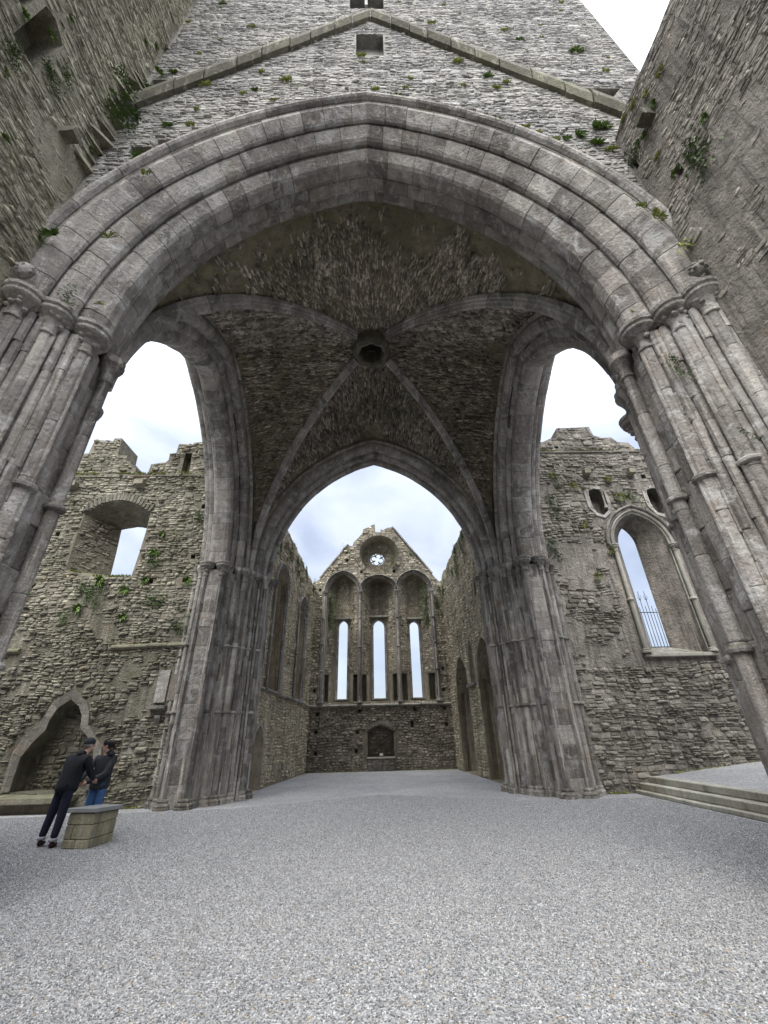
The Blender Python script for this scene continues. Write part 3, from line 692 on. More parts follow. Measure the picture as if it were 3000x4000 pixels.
# ------------------------------------------------------------------ near side walls of the arm the camera stands in
F_nl = Frame((-4.85, 0, 0), (0, 1, 0), (0, 0, 1), (1, 0, 0))
F_nrw = Frame((4.65, 0, 0), (0, 1, 0), (0, 0, 1), (-1, 0, 0))
lw = Thing('near_left_wall', 'very tall olive rubble wall with corbels and ferns at the top left corner', 'wall', (-4.85, 0, 0))
HL = [dict(f=[(1.95, 10.15), (2.35, 10.2), (2.35, 11.35), (2.1, 11.5), (1.95, 11.4)], d=.5, closed=True), dict(f=rect(1.6, 1.85, 10.7, 11.3), d=.4, closed=True)]
lw.part('wall_core', *wall(F_nl, [(-7, 0), (3.555, 0), (3.555, 22), (.6, 22), (.5, 13.5), (-7, 12.5)], HL, 1.1), 'left_m')
def in_l(a, b):
    r = (a < 3.54) & (a > -6.8) & (b > .1) & (b < 21.9)
    for h in HL: r &= ~inpoly(a, b, h['f'])
    return r
emit(lw, F_nl, lay((.2, 3.6, 4.0, 21), in_l, (.03, .08), (.08, .28), (.002, .026), 21, .008, .018, .3, .06, plast=lambda a, b: snoise(a, b, .8, 1.0) + (9.6 - b) * .5 > .4), 'left')
def stub(th, fr, a, b, w_, h_, d, mat, name='corbel', seed=0, taper=.25):
    rg = random.Random(seed); V = []
    for h, s in ((-.05, 1), (d * .55, 1), (d, 1)):
        for da, db in ((-1, -1), (1, -1), (1, 1), (-1, 1)):
            bb = b + db * h_ / 2 + (taper * h_ * (h / d if h > 0 else 0) if db < 0 else 0)
            V.append(fr(a + da * w_ / 2 * s + rg.uniform(-.012, .012), bb + rg.uniform(-.012, .012), h).tolist())
    F = [(4 * k + i, 4 * k + (i + 1) % 4, 4 * k + 4 + (i + 1) % 4, 4 * k + 4 + i) for k in range(2) for i in range(4)] + [(0, 1, 2, 3), (8, 9, 10, 11)]
    return th.part(name, V, F, mat, centre=True)
stub(lw, F_nl, 3.02, 10.1, .16, .20, .20, 'weather', seed=1)
rg = random.Random(8)
for i in range(15):                                             # broken bonding stones in the corner with the tower
    b = 10.2 + i * .28 + rg.uniform(-.08, .08); d = rg.uniform(.06, .16) * (1.2 if 11 < b < 13.6 else .5)
    V = [F_nl(a + rg.uniform(-.03, .03), bb + rg.uniform(-.02, .02), h).tolist() for a, bb, h in
         ((3.25 - rg.random() * .25, b, -.02), (3.56, b, -.02), (3.56, b + .02, d * 1.4), (3.35, b - .03, d), (3.25 - rg.random() * .25, b + .11, -.02), (3.56, b + .12, -.02), (3.56, b + .1, d * 1.3), (3.4, b + .05, d * .8))]
    lw.part('bonding_stone', V, BOXF, 'left', centre=True)
rw = Thing('near_right_wall', 'weathered grey-brown rubble wall with one corbel at the top right corner', 'wall', (4.65, 0, 0))
HR = [dict(f=rect(2.98, 3.12, 8.9, 9.15), d=.35, closed=True), dict(f=rect(3.45, 3.54, 10.2, 10.45), d=.3, closed=True)]
top = [(3.555, 11.45), (3.2, 11.62), (2.7, 11.56), (2.2, 11.5), (1.85, 11.5), (1.2, 11.35), (.2, 11.5), (-7, 11.4)]
rw.part('wall_core', *wall(F_nrw, [(-7, 0), (3.555, 0)] + top, HR, 1.2), 'nave_m')
def in_r(a, b):
    r = inpoly(a, b, [(-7, 0), (3.54, 0)] + top)
    for h in HR: r &= ~inpoly(a, b, h['f'])
    return r
emit(rw, F_nrw, lay((.2, 3.6, 3, 11.6), in_r, (.035, .085), (.06, .22), (.001, .014), 22, .006, .028, plast=lambda a, b: snoise(a, b, 1.3, 4.0) + .35 * snoise(a, b, 5, 1) + (9.3 - b) * .25 > .1), 'nave')
stub(rw, F_nrw, 2.92, 10.5, .20, .24, .22, 'weather', seed=2)
# end wall behind the camera closes the arm
solo('rear_end_wall', *box(-5.9, 5.85, -8.1, -7.005, 0, 7), 'far_m', 'rubble wall closing the arm behind the viewer', 'wall')
# near walls of the two side arms (behind the near piers)
solo('left_arm_near_wall', *box(-22, -6.40, 4.6, 5.6, 0, 10.6), 'left_m', 'rubble wall of the left arm standing behind the near left pier', 'wall')
solo('right_arm_near_wall', *box(6.35, 22, 4.6, 5.6, 0, 10.6), 'nave_m', 'rubble wall of the right arm standing behind the near right pier', 'wall')

# ------------------------------------------------------------------ helpers for openings
def parch(a0, a1, zb, zs, za, n=8):
    hw = (a1 - a0) / 2; c = (a0 + a1) / 2; H = za - zs; e = max(0.0, (H * H - hw * hw) / (2 * hw)); r = hw + e
    if H < hw: R = [(c + hw * math.cos(t), zs + H * math.sin(t)) for t in [PI / 2 * i / n for i in range(n + 1)]]
    else: R = [(c - e + r * math.cos(t), zs + r * math.sin(t)) for t in [math.acos(e / r) * i / n for i in range(n + 1)]]
    return [(a0, zb), (a1, zb)] + R + [(2 * c - a, b) for a, b in R[:-1][::-1]]
def frame_arch(th, fr, a0, a1, zs, za, prof, mat, name='arch_moulding', n=5, parent=None):
    """moulding swept round a pointed arch; prof = (outward offset, projection)"""
    hw = (a1 - a0) / 2; c = (a0 + a1) / 2; H = za - zs; e = max(0.02, (H * H - hw * hw) / (2 * hw)); r = hw + e
    if H < hw: k = H / math.sqrt((hw + .02) ** 2 - .0004); e = .02; r = hw + e
    else: k = 1.0
    m = len(prof)
    for s in (-1, 1):
        for p in range(n):
            V = []
            for q in range(4):
                t = (p + .004 + q / 3 * .992) / n
                for o, h in prof:
                    rr = r + o; th_ = t * math.acos(e / rr); V.append(fr(c + s * (-e + rr * math.cos(th_)), zs + rr * math.sin(th_) * k, h).tolist())
            F = [(q * m + i, q * m + (i + 1) % m, (q + 1) * m + (i + 1) % m, (q + 1) * m + i) for q in range(3) for i in range(m)] + [tuple(range(m)), tuple(range(3 * m, 4 * m))]
            th.part(name, V, F, mat, centre=True, parent=parent)
def fshaft(th, fr, a, h, z0, z1, r, mat, rings=(), cap=True, base=True):
    x, y, _ = fr(a, 0, h)
    zs = [z0] + list(rings) + [z1]
    for p, q in zip(zs, zs[1:]): th.part('shaft', *lathe([(r, p + .004), (r, q - .004)], x, y, 10), mat, centre=True)
    for z in rings: th.part('annulet', *lathe([(r, z - .05), (r * 1.6, z - .03), (r * 1.7, z), (r * 1.5, z + .03), (r, z + .05)], x, y, 12), mat)
    if cap: th.part('capital', *lathe([(r, z1), (r * 1.35, z1 + .02), (r * 1.1, z1 + .05), (r * 1.4, z1 + .12), (r * 2.1, z1 + .17), (r * 2.2, z1 + .21), (r * 1.9, z1 + .22), (r * 2.3, z1 + .25), (r * 2.2, z1 + .29), (r, z1 + .3)], x, y, 14), mat)
    if base: th.part('base', *lathe([(r * 2, z0 - .14), (r * 2, z0 - .09), (r * 1.6, z0 - .06), (r * 1.7, z0 - .03), (r * 1.1, z0)], x, y, 12), mat)
def string(th, fr, a0, a1, z, mat, n, proj=.12, hh=.14, seed=0, drop=0.0):
    rg = random.Random(seed)
    for i in range(n):
        p, q = a0 + (a1 - a0) * i / n + .006, a0 + (a1 - a0) * (i + 1) / n - .006; j = rg.uniform(-.006, .006); V = []
        for a in (p, q):
            zz = z + drop * (a - a0) / (a1 - a0) + j
            for b, h in ((zz + hh * .55, -.02), (zz + hh * .5, proj * .55), (zz + .2 * hh, proj), (zz - .15 * hh, proj), (zz - .3 * hh, proj * .6), (zz - hh * .5, proj * .25), (zz - hh * .5, -.02)): V.append(fr(a, b, h).tolist())
        m = 7; th.part('string_course', V, [(k, (k + 1) % m, m + (k + 1) % m, m + k) for k in range(m)] + [tuple(range(m)), tuple(range(m, 2 * m))], mat, centre=True)
def outside(holes, pad=0.0):
    def f(a, b):
        r = np.ones(a.shape, bool)
        for h in holes: r &= ~inpoly(a, b, grow(h['f'], pad) if pad else h['f'])
        return r
    return f

# ------------------------------------------------------------------ far gable wall with rose window and three lancets
F_fw = Frame((0, 25.4, 0), (1, 0, 0), (0, 0, 1), (0, -1, 0))
gw = Thing('gable_wall', 'distant gable wall with a small rose window over three tall lancet windows', 'gable wall', (0, 25.4, 0))
bays = [(-3.10, -1.20, 10.78, (-2.62, -1.72), (-2.42, -1.85), 7.66, 8.06, 8.08), (-.95, 1.10, 10.5, (-.43, .58), (-.28, .42), 7.62, 8.04, 8.16), (1.33, 3.28, 10.76, (1.92, 2.66), (1.98, 2.56), 7.58, 7.92, 8.0)]
up_holes = []
for a0, a1, za, (b0, b1), (l0, l1), ls, la, lt in bays:
    up_holes.append(dict(f=parch(a0, a1, 3.32, 9.5, za), d=.85, closed=True, sub=[dict(f=parch(l0, l1, 3.52, ls, la, 5), d=.3)]))
circ = lambda c, d, r, n=28: [(c + r * math.cos(2 * PI * i / n), d + r * math.sin(2 * PI * i / n)) for i in range(n)]
up_holes.append(dict(f=circ(.16, 12.18, 1.28), b=circ(.14, 12.18, 1.10), d=.7, closed=True, sub=[dict(f=circ(.05, 12.14, .53), b=circ(.05, 12.14, .49), d=.45)]))
for a, b in ((3.67, 3.86), (3.74, 4.97), (-3.60, 3.92), (-3.59, 9.78), (-.99, 10.93), (1.11, 10.93), (-1.93, 11.75)): up_holes.append(putlog(a, b, .17, .2))
gtop = [(5.4, 10.9), (4.7, 11.0), (4.33, 10.97), (4.25, 10.35), (3.96, 10.2), (3.76, 10.41), (3.49, 10.78), (2.75, 11.69), (1.60, 13.27), (1.03, 14.11), (.74, 14.06), (.5, 13.9), (.30, 13.95), (.27, 13.72), (-.07, 13.78), (-.09, 14.34), (-.33, 14.28), (-.41, 14.14),
        (-.6, 14.1), (-.88, 13.97), (-.91, 13.74), (-1.14, 13.43), (-1.5, 13.04), (-1.6, 12.73), (-1.85, 12.82), (-2.93, 11.42), (-3.35, 10.91), (-3.63, 10.5), (-4.1, 10.2), (-5.2, 10.3)]
gw.part('upper_wall', *wall(F_fw, [(-5.2, 3.1), (5.4, 3.1)] + gtop, up_holes, 1.15), 'far_m')
lo_holes = [dict(f=[(-.63, .62), (.78, .62), (.78, 1.82), (.42, 2.0), (.06, 2.12), (-.3, 2.0), (-.63, 1.82)], d=.6, closed=True)]
for a, b in ((-3.37, 2.74), (-3.42, 1.87), (-3.37, .87), (-1.19, 1.82), (-1.23, .93), (-1.08, 2.84), (1.99, 2.87), (3.67, 2.10), (3.62, 2.9)): lo_holes.append(putlog(a, b, .17, .17))
lo_holes.append(putlog(1.8, 2.14, .17, .28))
gw.part('lower_wall', *wall(F_fw, rect(-5.2, 5.4, 0, 3.098), lo_holes, 1.15), 'farlow_m')
o_up, o_lo = outside(up_holes, .03), outside(lo_holes, .02)
gp = [(-5.2, 3.1), (5.4, 3.1)] + gtop
emit(gw, F_fw, lay((-4.1, 4.3, 3.2, 14.5), lambda a, b: inpoly(a, b, gp) & o_up(a, b) & ~(np.hypot(a - .16, b - 12.18) < 1.34), (.10, .2), (.14, .42), (.015, .06), 31, .013), 'far')
nich = lo_holes[0]['f']
emit(gw, F_fw, lay((-4.1, 4.3, .02, 3.0), lambda a, b: o_lo(a, b) & ~inpoly(a, b, grow(nich, .2)), (.08, .17), (.12, .40), (.015, .05), 32, .012), 'farlow')
F_nb = Frame((0, 26.0, 0), (1, 0, 0), (0, 0, 1), (0, -1, 0))
emit(gw, F_nb, lay((-.7, .85, .6, 2.2), lambda a, b: inpoly(a, b, grow(nich, -.06)), (.08, .15), (.12, .3), (.01, .03), 33, .01), 'farlow', nsep=0)
for i in range(13):                                             # flat relieving arch over the niche
    t = (i + .5) / 13; a = -.72 + t * 1.6; zb = 1.87 + .33 * (1 - abs(2 * t - 1) ** 1.3); an = (t - .5) * .9
    V = []
    for h in (-.02, .035):
        for da, db in ((-.052, 0), (.052, 0), (.058, .2), (-.058, .2)): V.append(F_fw(a + da + db * math.sin(an), zb + db * math.cos(an) - .02 + abs(da) * 0, h).tolist())
    gw.part('arch_stone', V, BOXF, 'farlow', centre=True)
FR = lambda p, q: Frame(p, (np.array(q) - np.array(p)) / np.linalg.norm(np.array(q) - np.array(p)), (0, 0, 1), np.cross((np.array(q) - np.array(p)) / np.linalg.norm(np.array(q) - np.array(p)), (0, 0, 1)))
for bi, (a0, a1, za, (b0, b1), (l0, l1), ls, la, lt) in enumerate(bays):
    y0, y1 = 25.415, 26.235
    for s, fa, ba, la_ in ((-1, a0, b0, l0), (1, a1, b1, l1)):
        tri = [(fa + s * .002, y0), (fa + s * .002, y1), (ba, y1)]; V = [(x, y, z) for z in (4.78, za) for x, y in tri]
        gw.part('splayed_reveal', V, [(0, 1, 2), (3, 4, 5), (0, 1, 4, 3), (1, 2, 5, 4), (2, 0, 3, 5)], 'far_m')
        # passage opening below the splay: only the jamb beside the lancet remains
        mx_ = ba + s * .14; q = [(ba - s * 0, y1), (mx_ + s * .06, y1), (mx_ + s * .12, y1 - .42), (mx_ - s * .02, y1 - .42)]
        V = [(x, y, z) for z in (3.30, 4.775) for x, y in q]
        gw.part('splayed_reveal', V, [(0, 1, 2, 3), (4, 5, 6, 7), (0, 1, 5, 4), (1, 2, 6, 5), (2, 3, 7, 6), (3, 0, 4, 7)], 'far')
        p, q = ((fa, y0, 0), (ba, y1, 0)) if s < 0 else ((ba, y1, 0), (fa, y0, 0))
        fr = FR(p, q); L = math.hypot(ba - fa, y1 - y0); t0 = 9.2
        emit(gw, fr, lay((0, L, 4.8, za - .5), lambda a, b, L=L: (a > .02) & (a < L - .02) & (b > 4.82) & (b < 10.1), (.08, .17), (.12, .34), (.01, .04), 40 + bi * 2 + s, .012, plast=lambda a, b, s=s: snoise(a * 2, b, .9, bi * 2.0 + s) > .5), 'far', nsep=20)
    fb = Frame((0, 26.25, 0), (1, 0, 0), (0, 0, 1), (0, -1, 0))
    emit(gw, fb, lay((b0, b1, lt + .12, za), lambda a, b: (a > b0 + .02) & (a < b1 - .02) & (b > lt + .12), (.07, .14), (.1, .3), (.01, .03), 60 + bi, .012), 'farlow' if bi == 1 else 'far', nsep=20)
    gw.part('lintel', *bbox(b0 - .12, b1 + .12, 26.02, 26.24, lt, lt + .1, .01), 'slab')
    gw.part('sill', *bbox(l0 - .1, l1 + .1, 26.0, 26.53, 3.44, 3.515, .01), 'slab')
    c = parch(l0, l1, 3.52, ls, la, 6)
    fl = Frame((0, 26.25, 0), (1, 0, 0), (0, 0, 1), (0, -1, 0))
    frame_arch(gw, fl, l0 + .015, l1 - .015, ls, la - .02, [(0, -.25), (0, .03), (.08, .05), (.10, .0), (.10, -.25)], 'ashlar', 'lancet_frame', 2)
    for s, a in ((-1, l0), (1, l1)):
        for k in range(9):
            zz = 3.52 + (ls - 3.52) * k / 9; V = fl([a + s * .10, a - s * .015, a - s * .015, a + s * .10] * 2, [zz + .005] * 4 + [zz + (ls - 3.52) / 9 - .005] * 4, [-.2, -.2, .03, .04] * 2)
            gw.part('lancet_frame', V, BOXF, 'ashlar', centre=True)
    # mouldings of the big arch
    e1, e2 = (-3.26, -1.07, 1.20, 3.38)[bi], (-3.26, -1.07, 1.20, 3.38)[bi + 1]
    for o, p, wd in ((.02, .05, .05), (.09, .10, .05), (.17, .15, .06)):
        frame_arch(gw, F_fw, a0, a1, 9.66, za, [(o, -.02), (o, p), (o + wd * .5, p + .035), (o + wd, p), (o + wd, -.02)], 'ashlar', n=4)
    gw.part('passage_floor', *box(a0 + .01, a1 - .01, 25.45, 26.2, 3.30, 3.34), 'far_m')
for i, a in enumerate((-3.26, -1.07, 1.20, 3.38)):
    if i in (1, 2): gw.part('column_backing', *bbox(a - .13, a + .13, 25.33, 25.42, 3.22, 9.35, .02), 'far', label='mossy stone strip behind the middle columns')
    fshaft(gw, F_fw, a, .16, 3.4, 9.35, .062, 'ashlar', (4.95, 6.45, 7.95) if i in (0, 3) else (6.25, 7.95))
    if i in (0, 3):
        for da in (-.10, .10): fshaft(gw, F_fw, a + da, .10, 3.4, 9.35, .038, 'ashlar', ())
string(gw, F_fw, -3.86, 4.05, 3.13, 'slab', 9, .13, .12, 3)
# rose window
ty = Thing('rose_window', 'small round quatrefoil window in the gable', 'rose window', (.05, 26.25, 11.6))
ty.p = np.array((.05, 26.25, 11.6))
F_rw = Frame((0, 26.4, 0), (1, 0, 0), (0, 0, 1), (0, -1, 0))
def ringtube(c, r, a0, a1, n, wd, dp, closed):
    V = []; F = []; m = 4
    for i in range(n + (0 if closed else 1)):
        t = a0 + (a1 - a0) * i / n
        for rr, h in ((r - wd, -dp), (r - wd, dp), (r + wd, dp), (r + wd, -dp)): V.append(F_rw(c[0] + rr * math.cos(t), c[1] + rr * math.sin(t), h).tolist())
    N = n if closed else n + 1
    for i in range(n):
        j = (i + 1) % N
        for k in range(m): F.append((i * m + k, i * m + (k + 1) % m, j * m + (k + 1) % m, j * m + k))
    return V, F
ty.part('rim', *ringtube((.05, 12.14), .50, 0, 2 * PI, 32, .03, .06, True), 'slab')
for k in range(4):
    t = math.radians(72 + 90 * k); c = (.05 + .235 * math.cos(t), 12.14 + .235 * math.sin(t))
    ty.part('foil', *ringtube(c, .185, t - 2.35, t + 2.35, 16, .022, .04, False), 'slab', centre=True)
    t2 = t + PI / 4; V = [F_rw(.05 + r_ * math.cos(t2) + d * math.sin(t2), 12.14 + r_ * math.sin(t2) - d * math.cos(t2), h).tolist() for h in (-.04, .04) for r_, d in ((.22, -.02), (.48, -.03), (.48, .03), (.22, .02))]
    ty.part('cusp', V, BOXF, 'slab', centre=True)
for i in range(30):                                             # ring of rough stones round the recess
    t = 2 * PI * (i + .5) / 30; V = []
    for h in (-.05, .07):
        for r_, d in ((1.285, -.125), (1.285, .125), (1.52, .15), (1.52, -.15)): V.append(F_fw(.16 + r_ * math.cos(t) - d * .93 * math.sin(t), 12.18 + r_ * math.sin(t) + d * .93 * math.cos(t), h).tolist())
    if math.sin(t) > -.75: gw.part('arch_stone', V, BOXF, 'far', centre=True)
frb = Frame((0, 26.1, 0), (1, 0, 0), (0, 0, 1), (0, -1, 0))
emit(gw, frb, lay((-1.2, 1.4, 11, 13.4), lambda a, b: (np.hypot(a - .14, b - 12.18) < 1.06) & (np.hypot(a - .05, b - 12.14) > .6), (.08, .14), (.12, .3), (.005, .02), 71, .01), 'far', nsep=40)
for s, (p, q) in enumerate((((1.06, 14.13), (3.55, 10.74)), ((-1.86, 12.87), (-3.62, 10.56)))):
    for i in range(7):
        t0, t1 = i / 7 + .004, (i + 1) / 7 - .004; V = []
        nx, nz_ = (.8, .6) if s == 0 else (-.78, .62)
        for t in (t0, t1):
            a, b = p[0] + (q[0] - p[0]) * t, p[1] + (q[1] - p[1]) * t
            for hh, oo in ((.06, -.02), (.06, .07), (-1.2, .07), (-1.2, -.02)): V.append(F_fw(a + nx * oo, b + nz_ * oo, hh).tolist())
        gw.part('coping_stone', V, BOXF, 'ashlar', centre=True)
# tomb chest below the niche
tb = Thing('tomb_chest', 'low carved stone tomb panel with two shields and small figures under the niche', 'tomb', (.08, 25.2, 0))
tb.part('panel', *bbox(-.62, .78, 25.24, 25.40, .01, .56, .015), 'nave')
tb.part('top_slab', *bbox(-.66, .82, 25.18, 25.42, .565, .64, .012), 'slab')
for cx in (-.22, .38):
    V = [(cx + a, 25.24 - h, z) for h in (-.01, .035) for a, z in ((-.15, .50), (.15, .50), (.15, .30), (.09, .17), (0, .08), (-.09, .17), (-.15, .30))]; m = 7
    tb.part('shield', V, [(i, (i + 1) % m, m + (i + 1) % m, m + i) for i in range(m)] + [tuple(range(m)), tuple(range(m, 2 * m))], 'nave', centre=True)
V, F = box(-.29, -.25, 25.19, 25.21, .16, .46); tb.part('shield_stripe', V, F, 'nave'); V, F = box(-.19, -.15, 25.19, 25.21, .16, .46); tb.part('shield_stripe', V, F, 'nave')
V, F = box(.26, .50, 25.19, 25.21, .30, .34); tb.part('shield_stripe', V, F, 'nave')
for cx in (-.5, .08, .66):
    tb.part('figure', *join([blob((cx, 25.22, .46), (.045, .04, .055), 1), blob((cx, 25.23, .30), (.075, .04, .13), 1), blob((cx - .03, 25.23, .14), (.03, .03, .1), 1), blob((cx + .03, 25.23, .14), (.03, .03, .1), 1), blob((cx - .08, 25.23, .32), (.025, .03, .09), 1), blob((cx + .08, 25.23, .32), (.025, .03, .09), 1)]), 'nave', smooth=True)
solo('notice', *bbox(.0, .19, 25.60, 25.63, .68, .80, .004), 'white', 'small pale notice plate leaning in the wall niche', 'notice')

# ------------------------------------------------------------------ side walls of the far arm
dL = np.array((-3.85 + 4.5, 25.4 - 16.3, 0)); LL = np.linalg.norm(dL); dL = dL / LL
F_fl = Frame((-4.5, 16.3, 0), dL, (0, 0, 1), (dL[1], -dL[0], 0))
dR = np.array((4.03 - 4.45, 25.4 - 16.3, 0)); LR = np.linalg.norm(dR); dR = dR / LR
F_fr = Frame((4.45, 16.3, 0), dR, (0, 0, 1), (-dR[1], dR[0], 0))
fl_ = Thing('far_left_side_wall', 'pale streaked rubble wall with two blind lancet arches leading to the gable', 'wall', (-4.5, 16.3, 0))
HF = [dict(f=parch(1.15, 2.75, 3.32, 7.45, 8.5), d=.45, closed=True, sub=[dict(f=rect(1.3, 1.75, 3.4, 4.8), d=.5, closed=True)]), dict(f=parch(5.3, 6.75, 3.32, 7.3, 8.2), d=.45, closed=True),
      dict(f=parch(.55, 1.6, .01, 1.35, 2.05), b=parch(.7, 1.45, .01, 1.3, 1.9), d=.5, closed=True), putlog(4.0, 4.6, .12, .25), putlog(4.9, 2.6), putlog(2.1, 2.75)]
ltop = [(LL + .02, 9.75), (8.7, 9.9), (8.3, 9.8), (7.7, 10.0), (7.1, 9.95), (6.7, 10.1), (6.0, 10.12), (5.2, 10.35), (4.6, 10.3), (3.8, 10.52), (3.1, 10.5), (2.6, 10.6), (0, 10.7)]
fo = [(-.02, 0), (LL + .02, 0)] + ltop
fl_.part('wall_core', *wall(F_fl, fo, HF, 1.1), 'side_m')
o1 = outside(HF, .08)
emit(fl_, F_fl, lay((.1, LL, .02, 10.7), lambda a, b: inpoly(a, b, fo) & o1(a, b), (.08, .17), (.10, .30), (.015, .05), 81, .014, plast=lambda a, b: (snoise(a, b, .9, 3.0) + .3 * snoise(a, b, 3, 1)) > .7), 'side')
fbk = Frame(F_fl.O - F_fl.N * .45, F_fl.U, F_fl.V, F_fl.N)
emit(fl_, fbk, lay((1.2, 6.8, 3.4, 8.4), lambda a, b: (inpoly(a, b, grow(HF[0]['f'], -.05)) & ~inpoly(a, b, rect(1.2, 1.85, 3.3, 4.9))) | inpoly(a, b, grow(HF[1]['f'], -.05)), (.08, .17), (.10, .30), (.01, .05), 82, .014, plast=lambda a, b: snoise(a, b, 1.2, 0) > .6), 'side', nsep=60)
for a0, a1, zs_, za in ((1.15, 2.75, 7.6, 8.5), (5.3, 6.75, 7.4, 8.2)):
    for o, p in ((0, .04), (.08, .10), (.16, .14)):
        frame_arch(fl_, F_fl, a0, a1, zs_, za, [(o, -.02), (o, p), (o + .03, p + .03), (o + .06, p), (o + .06, -.02)], 'ashlar', n=3)
    for a in (a0 - .1, a1 + .1): fshaft(fl_, F_fl, a, .10, 3.4, zs_ - .3, .055, 'ashlar', (5.3,)); fshaft(fl_, F_fl, a - .1 * (1 if a > a1 else -1), .05, 3.4, zs_ - .3, .04, 'ashlar', ())
string(fl_, F_fl, .1, LL - .02, 3.32, 'ashlar', 7, .12, .13, 5, -.2)
for a, z in ((1.9, 9.62), (2.85, 9.44), (4.0, 9.26), (5.2, 9.08), (7.2, 8.96), (8.05, 8.82)): stub(fl_, F_fl, a, z, .2, .26, .26, 'side', seed=int(a * 10))
frame_arch(fl_, F_fl, .55, 1.6, 1.35, 2.05, [(0, -.3), (0, .03), (.12, .03), (.12, -.3)], 'ashlar', 'door_arch_stone', 3)
for k in range(4):
    for a in (.43, 1.6): fl_.part('door_jamb_stone', F_fl([a, a + .12, a + .12, a] * 2, [.01 + k * .335] * 4 + [.335 + k * .335] * 4, [-.3, -.3, .03, .03] * 2), BOXF, 'ashlar', centre=True)
fr_ = Thing('far_right_side_wall', 'cream streaked rubble wall pierced by two tall pointed archways', 'wall', (4.45, 16.3, 0))
HG = [dict(f=parch(4.75, 7.35, .01, 3.5, 5.1), d=1.0), dict(f=parch(.55, 2.85, .01, 3.7, 5.2), d=1.0), dict(f=parch(3.4, 4.15, 3.62, 5.0, 5.5, 5), b=parch(3.55, 4.0, 3.7, 4.9, 5.3, 5), d=.5, closed=True),
      dict(f=parch(5.7, 5.9, 7.0, 7.4, 7.6, 4), d=.4, closed=True), dict(f=parch(1.5, 1.8, 7.0, 7.5, 7.8, 4), d=.4, closed=True), putlog(8.6, 2.6), putlog(8.7, 4.2)]
rtop = [(LR + .02, 9.9), (8.9, 9.6), (8.4, 10.0), (7.9, 10.0), (7.3, 10.3), (6.4, 10.5), (5.7, 10.45), (4.5, 10.7), (3.6, 10.6), (2.9, 10.75), (0, 10.8)]
fo2 = [(-.02, 0), (LR + .02, 0)] + rtop
fr_.part('wall_core', *wall(F_fr, fo2, HG, 1.0), 'side_m')
o2 = outside(HG, .10)
emit(fr_, F_fr, lay((.1, LR, .02, 10.7), lambda a, b: inpoly(a, b, fo2) & o2(a, b), (.08, .17), (.10, .30), (.015, .05), 83, .014, plast=lambda a, b: (snoise(a, b, .8, 5.0) + .3 * snoise(a, b, 3, 1)) > .8), 'side')
for a0, a1, zs_, za in ((4.75, 7.35, 3.5, 5.1), (.55, 2.85, 3.7, 5.2)):
    frame_arch(fr_, F_fr, a0, a1, zs_, za, [(0, -.35), (0, .02), (.13, .02), (.13, -.35)], 'side', 'arch_stone', 7)
    for k in range(9):
        for a in (a0 - .13, a1): fr_.part('jamb_stone', F_fr([a, a + .13, a + .13, a] * 2, [.01 + k * zs_ / 9] * 4 + [zs_ * (k + 1) / 9 - .01] * 4, [-.35, -.35, .02, .02] * 2), BOXF, 'side', centre=True)
fr_.part('window_sill', F_fr([3.3, 4.6, 4.6, 3.3] * 2, [3.5] * 4 + [3.6] * 4, [-.2, -.2, .14, .14] * 2), BOXF, 'ashlar', centre=True)
fr_.part('chapel_back_wall', *wall(Frame(F_fr.O - F_fr.N * 2.6, F_fr.U, F_fr.V, F_fr.N), rect(-.0, 9.3, 0, 6.2), [], .5), 'farlow_m')
fbk2 = Frame(F_fr.O - F_fr.N * 2.6, F_fr.U, F_fr.V, F_fr.N)
emit(fr_, fbk2, lay((.1, 9.2, .02, 5.5), lambda a, b: b < 5.4, (.09, .18), (.14, .36), (.015, .05), 84, .014), 'choir', nsep=0)
V, F = wall(Frame(F_fr.O - F_fr.N * 1.003 + np.array((0, 0, 5.6)), F_fr.U, -F_fr.N, (0, 0, -1)), rect(-.0, 9.3, 0, 2.0), [], .3); fr_.part('chapel_ceiling', V, F, 'farlow_m')
for aa in (3.7,):
    V, F = wall(Frame(F_fr.O - F_fr.N * 1.004 + F_fr.U * aa, -F_fr.N, (0, 0, 1), -F_fr.U), rect(0, 1.59, 0, 5.59), [], .4); fr_.part('chapel_partition', V, F, 'choir_m')

# ------------------------------------------------------------------ wall seen through the left side arch
F_lc = Frame((0, 14.0, 0), (1, 0, 0), (0, 0, 1), (0, -1, 0))
lc = Thing('left_arm_wall', 'ivy-spotted brown rubble wall with a large ragged window and stepped battlement', 'wall', (-9, 14, 0))
win = [(-10.98, 7.0), (-9.8, 6.72), (-8.61, 6.72), (-8.56, 7.6), (-8.53, 8.62), (-8.55, 9.38), (-8.76, 9.52), (-9.03, 9.64), (-9.4, 9.74), (-9.81, 9.78), (-10.2, 9.72), (-10.55, 9.6), (-10.8, 9.45), (-11.0, 9.25), (-11.02, 8.2)]
winb = [(-10.2, 7.18), (-9.6, 7.16), (-9.02, 7.2), (-9.0, 7.8), (-9.02, 8.5), (-9.0, 9.16), (-9.15, 9.24), (-9.3, 9.24), (-9.5, 9.29), (-9.71, 9.31), (-9.9, 9.27), (-10.05, 9.25), (-10.2, 9.22), (-10.32, 9.19), (-10.25, 8.2)]
recI = [(-10.30, .45), (-8.22, .45), (-8.22, 1.2), (-8.3, 1.45), (-8.53, 1.75), (-8.85, 2.03), (-8.9, 2.34), (-9.07, 2.6), (-9.37, 2.80), (-9.70, 2.55), (-9.82, 2.24), (-9.84, 1.97), (-10.1, 1.66), (-10.30, 1.30)]
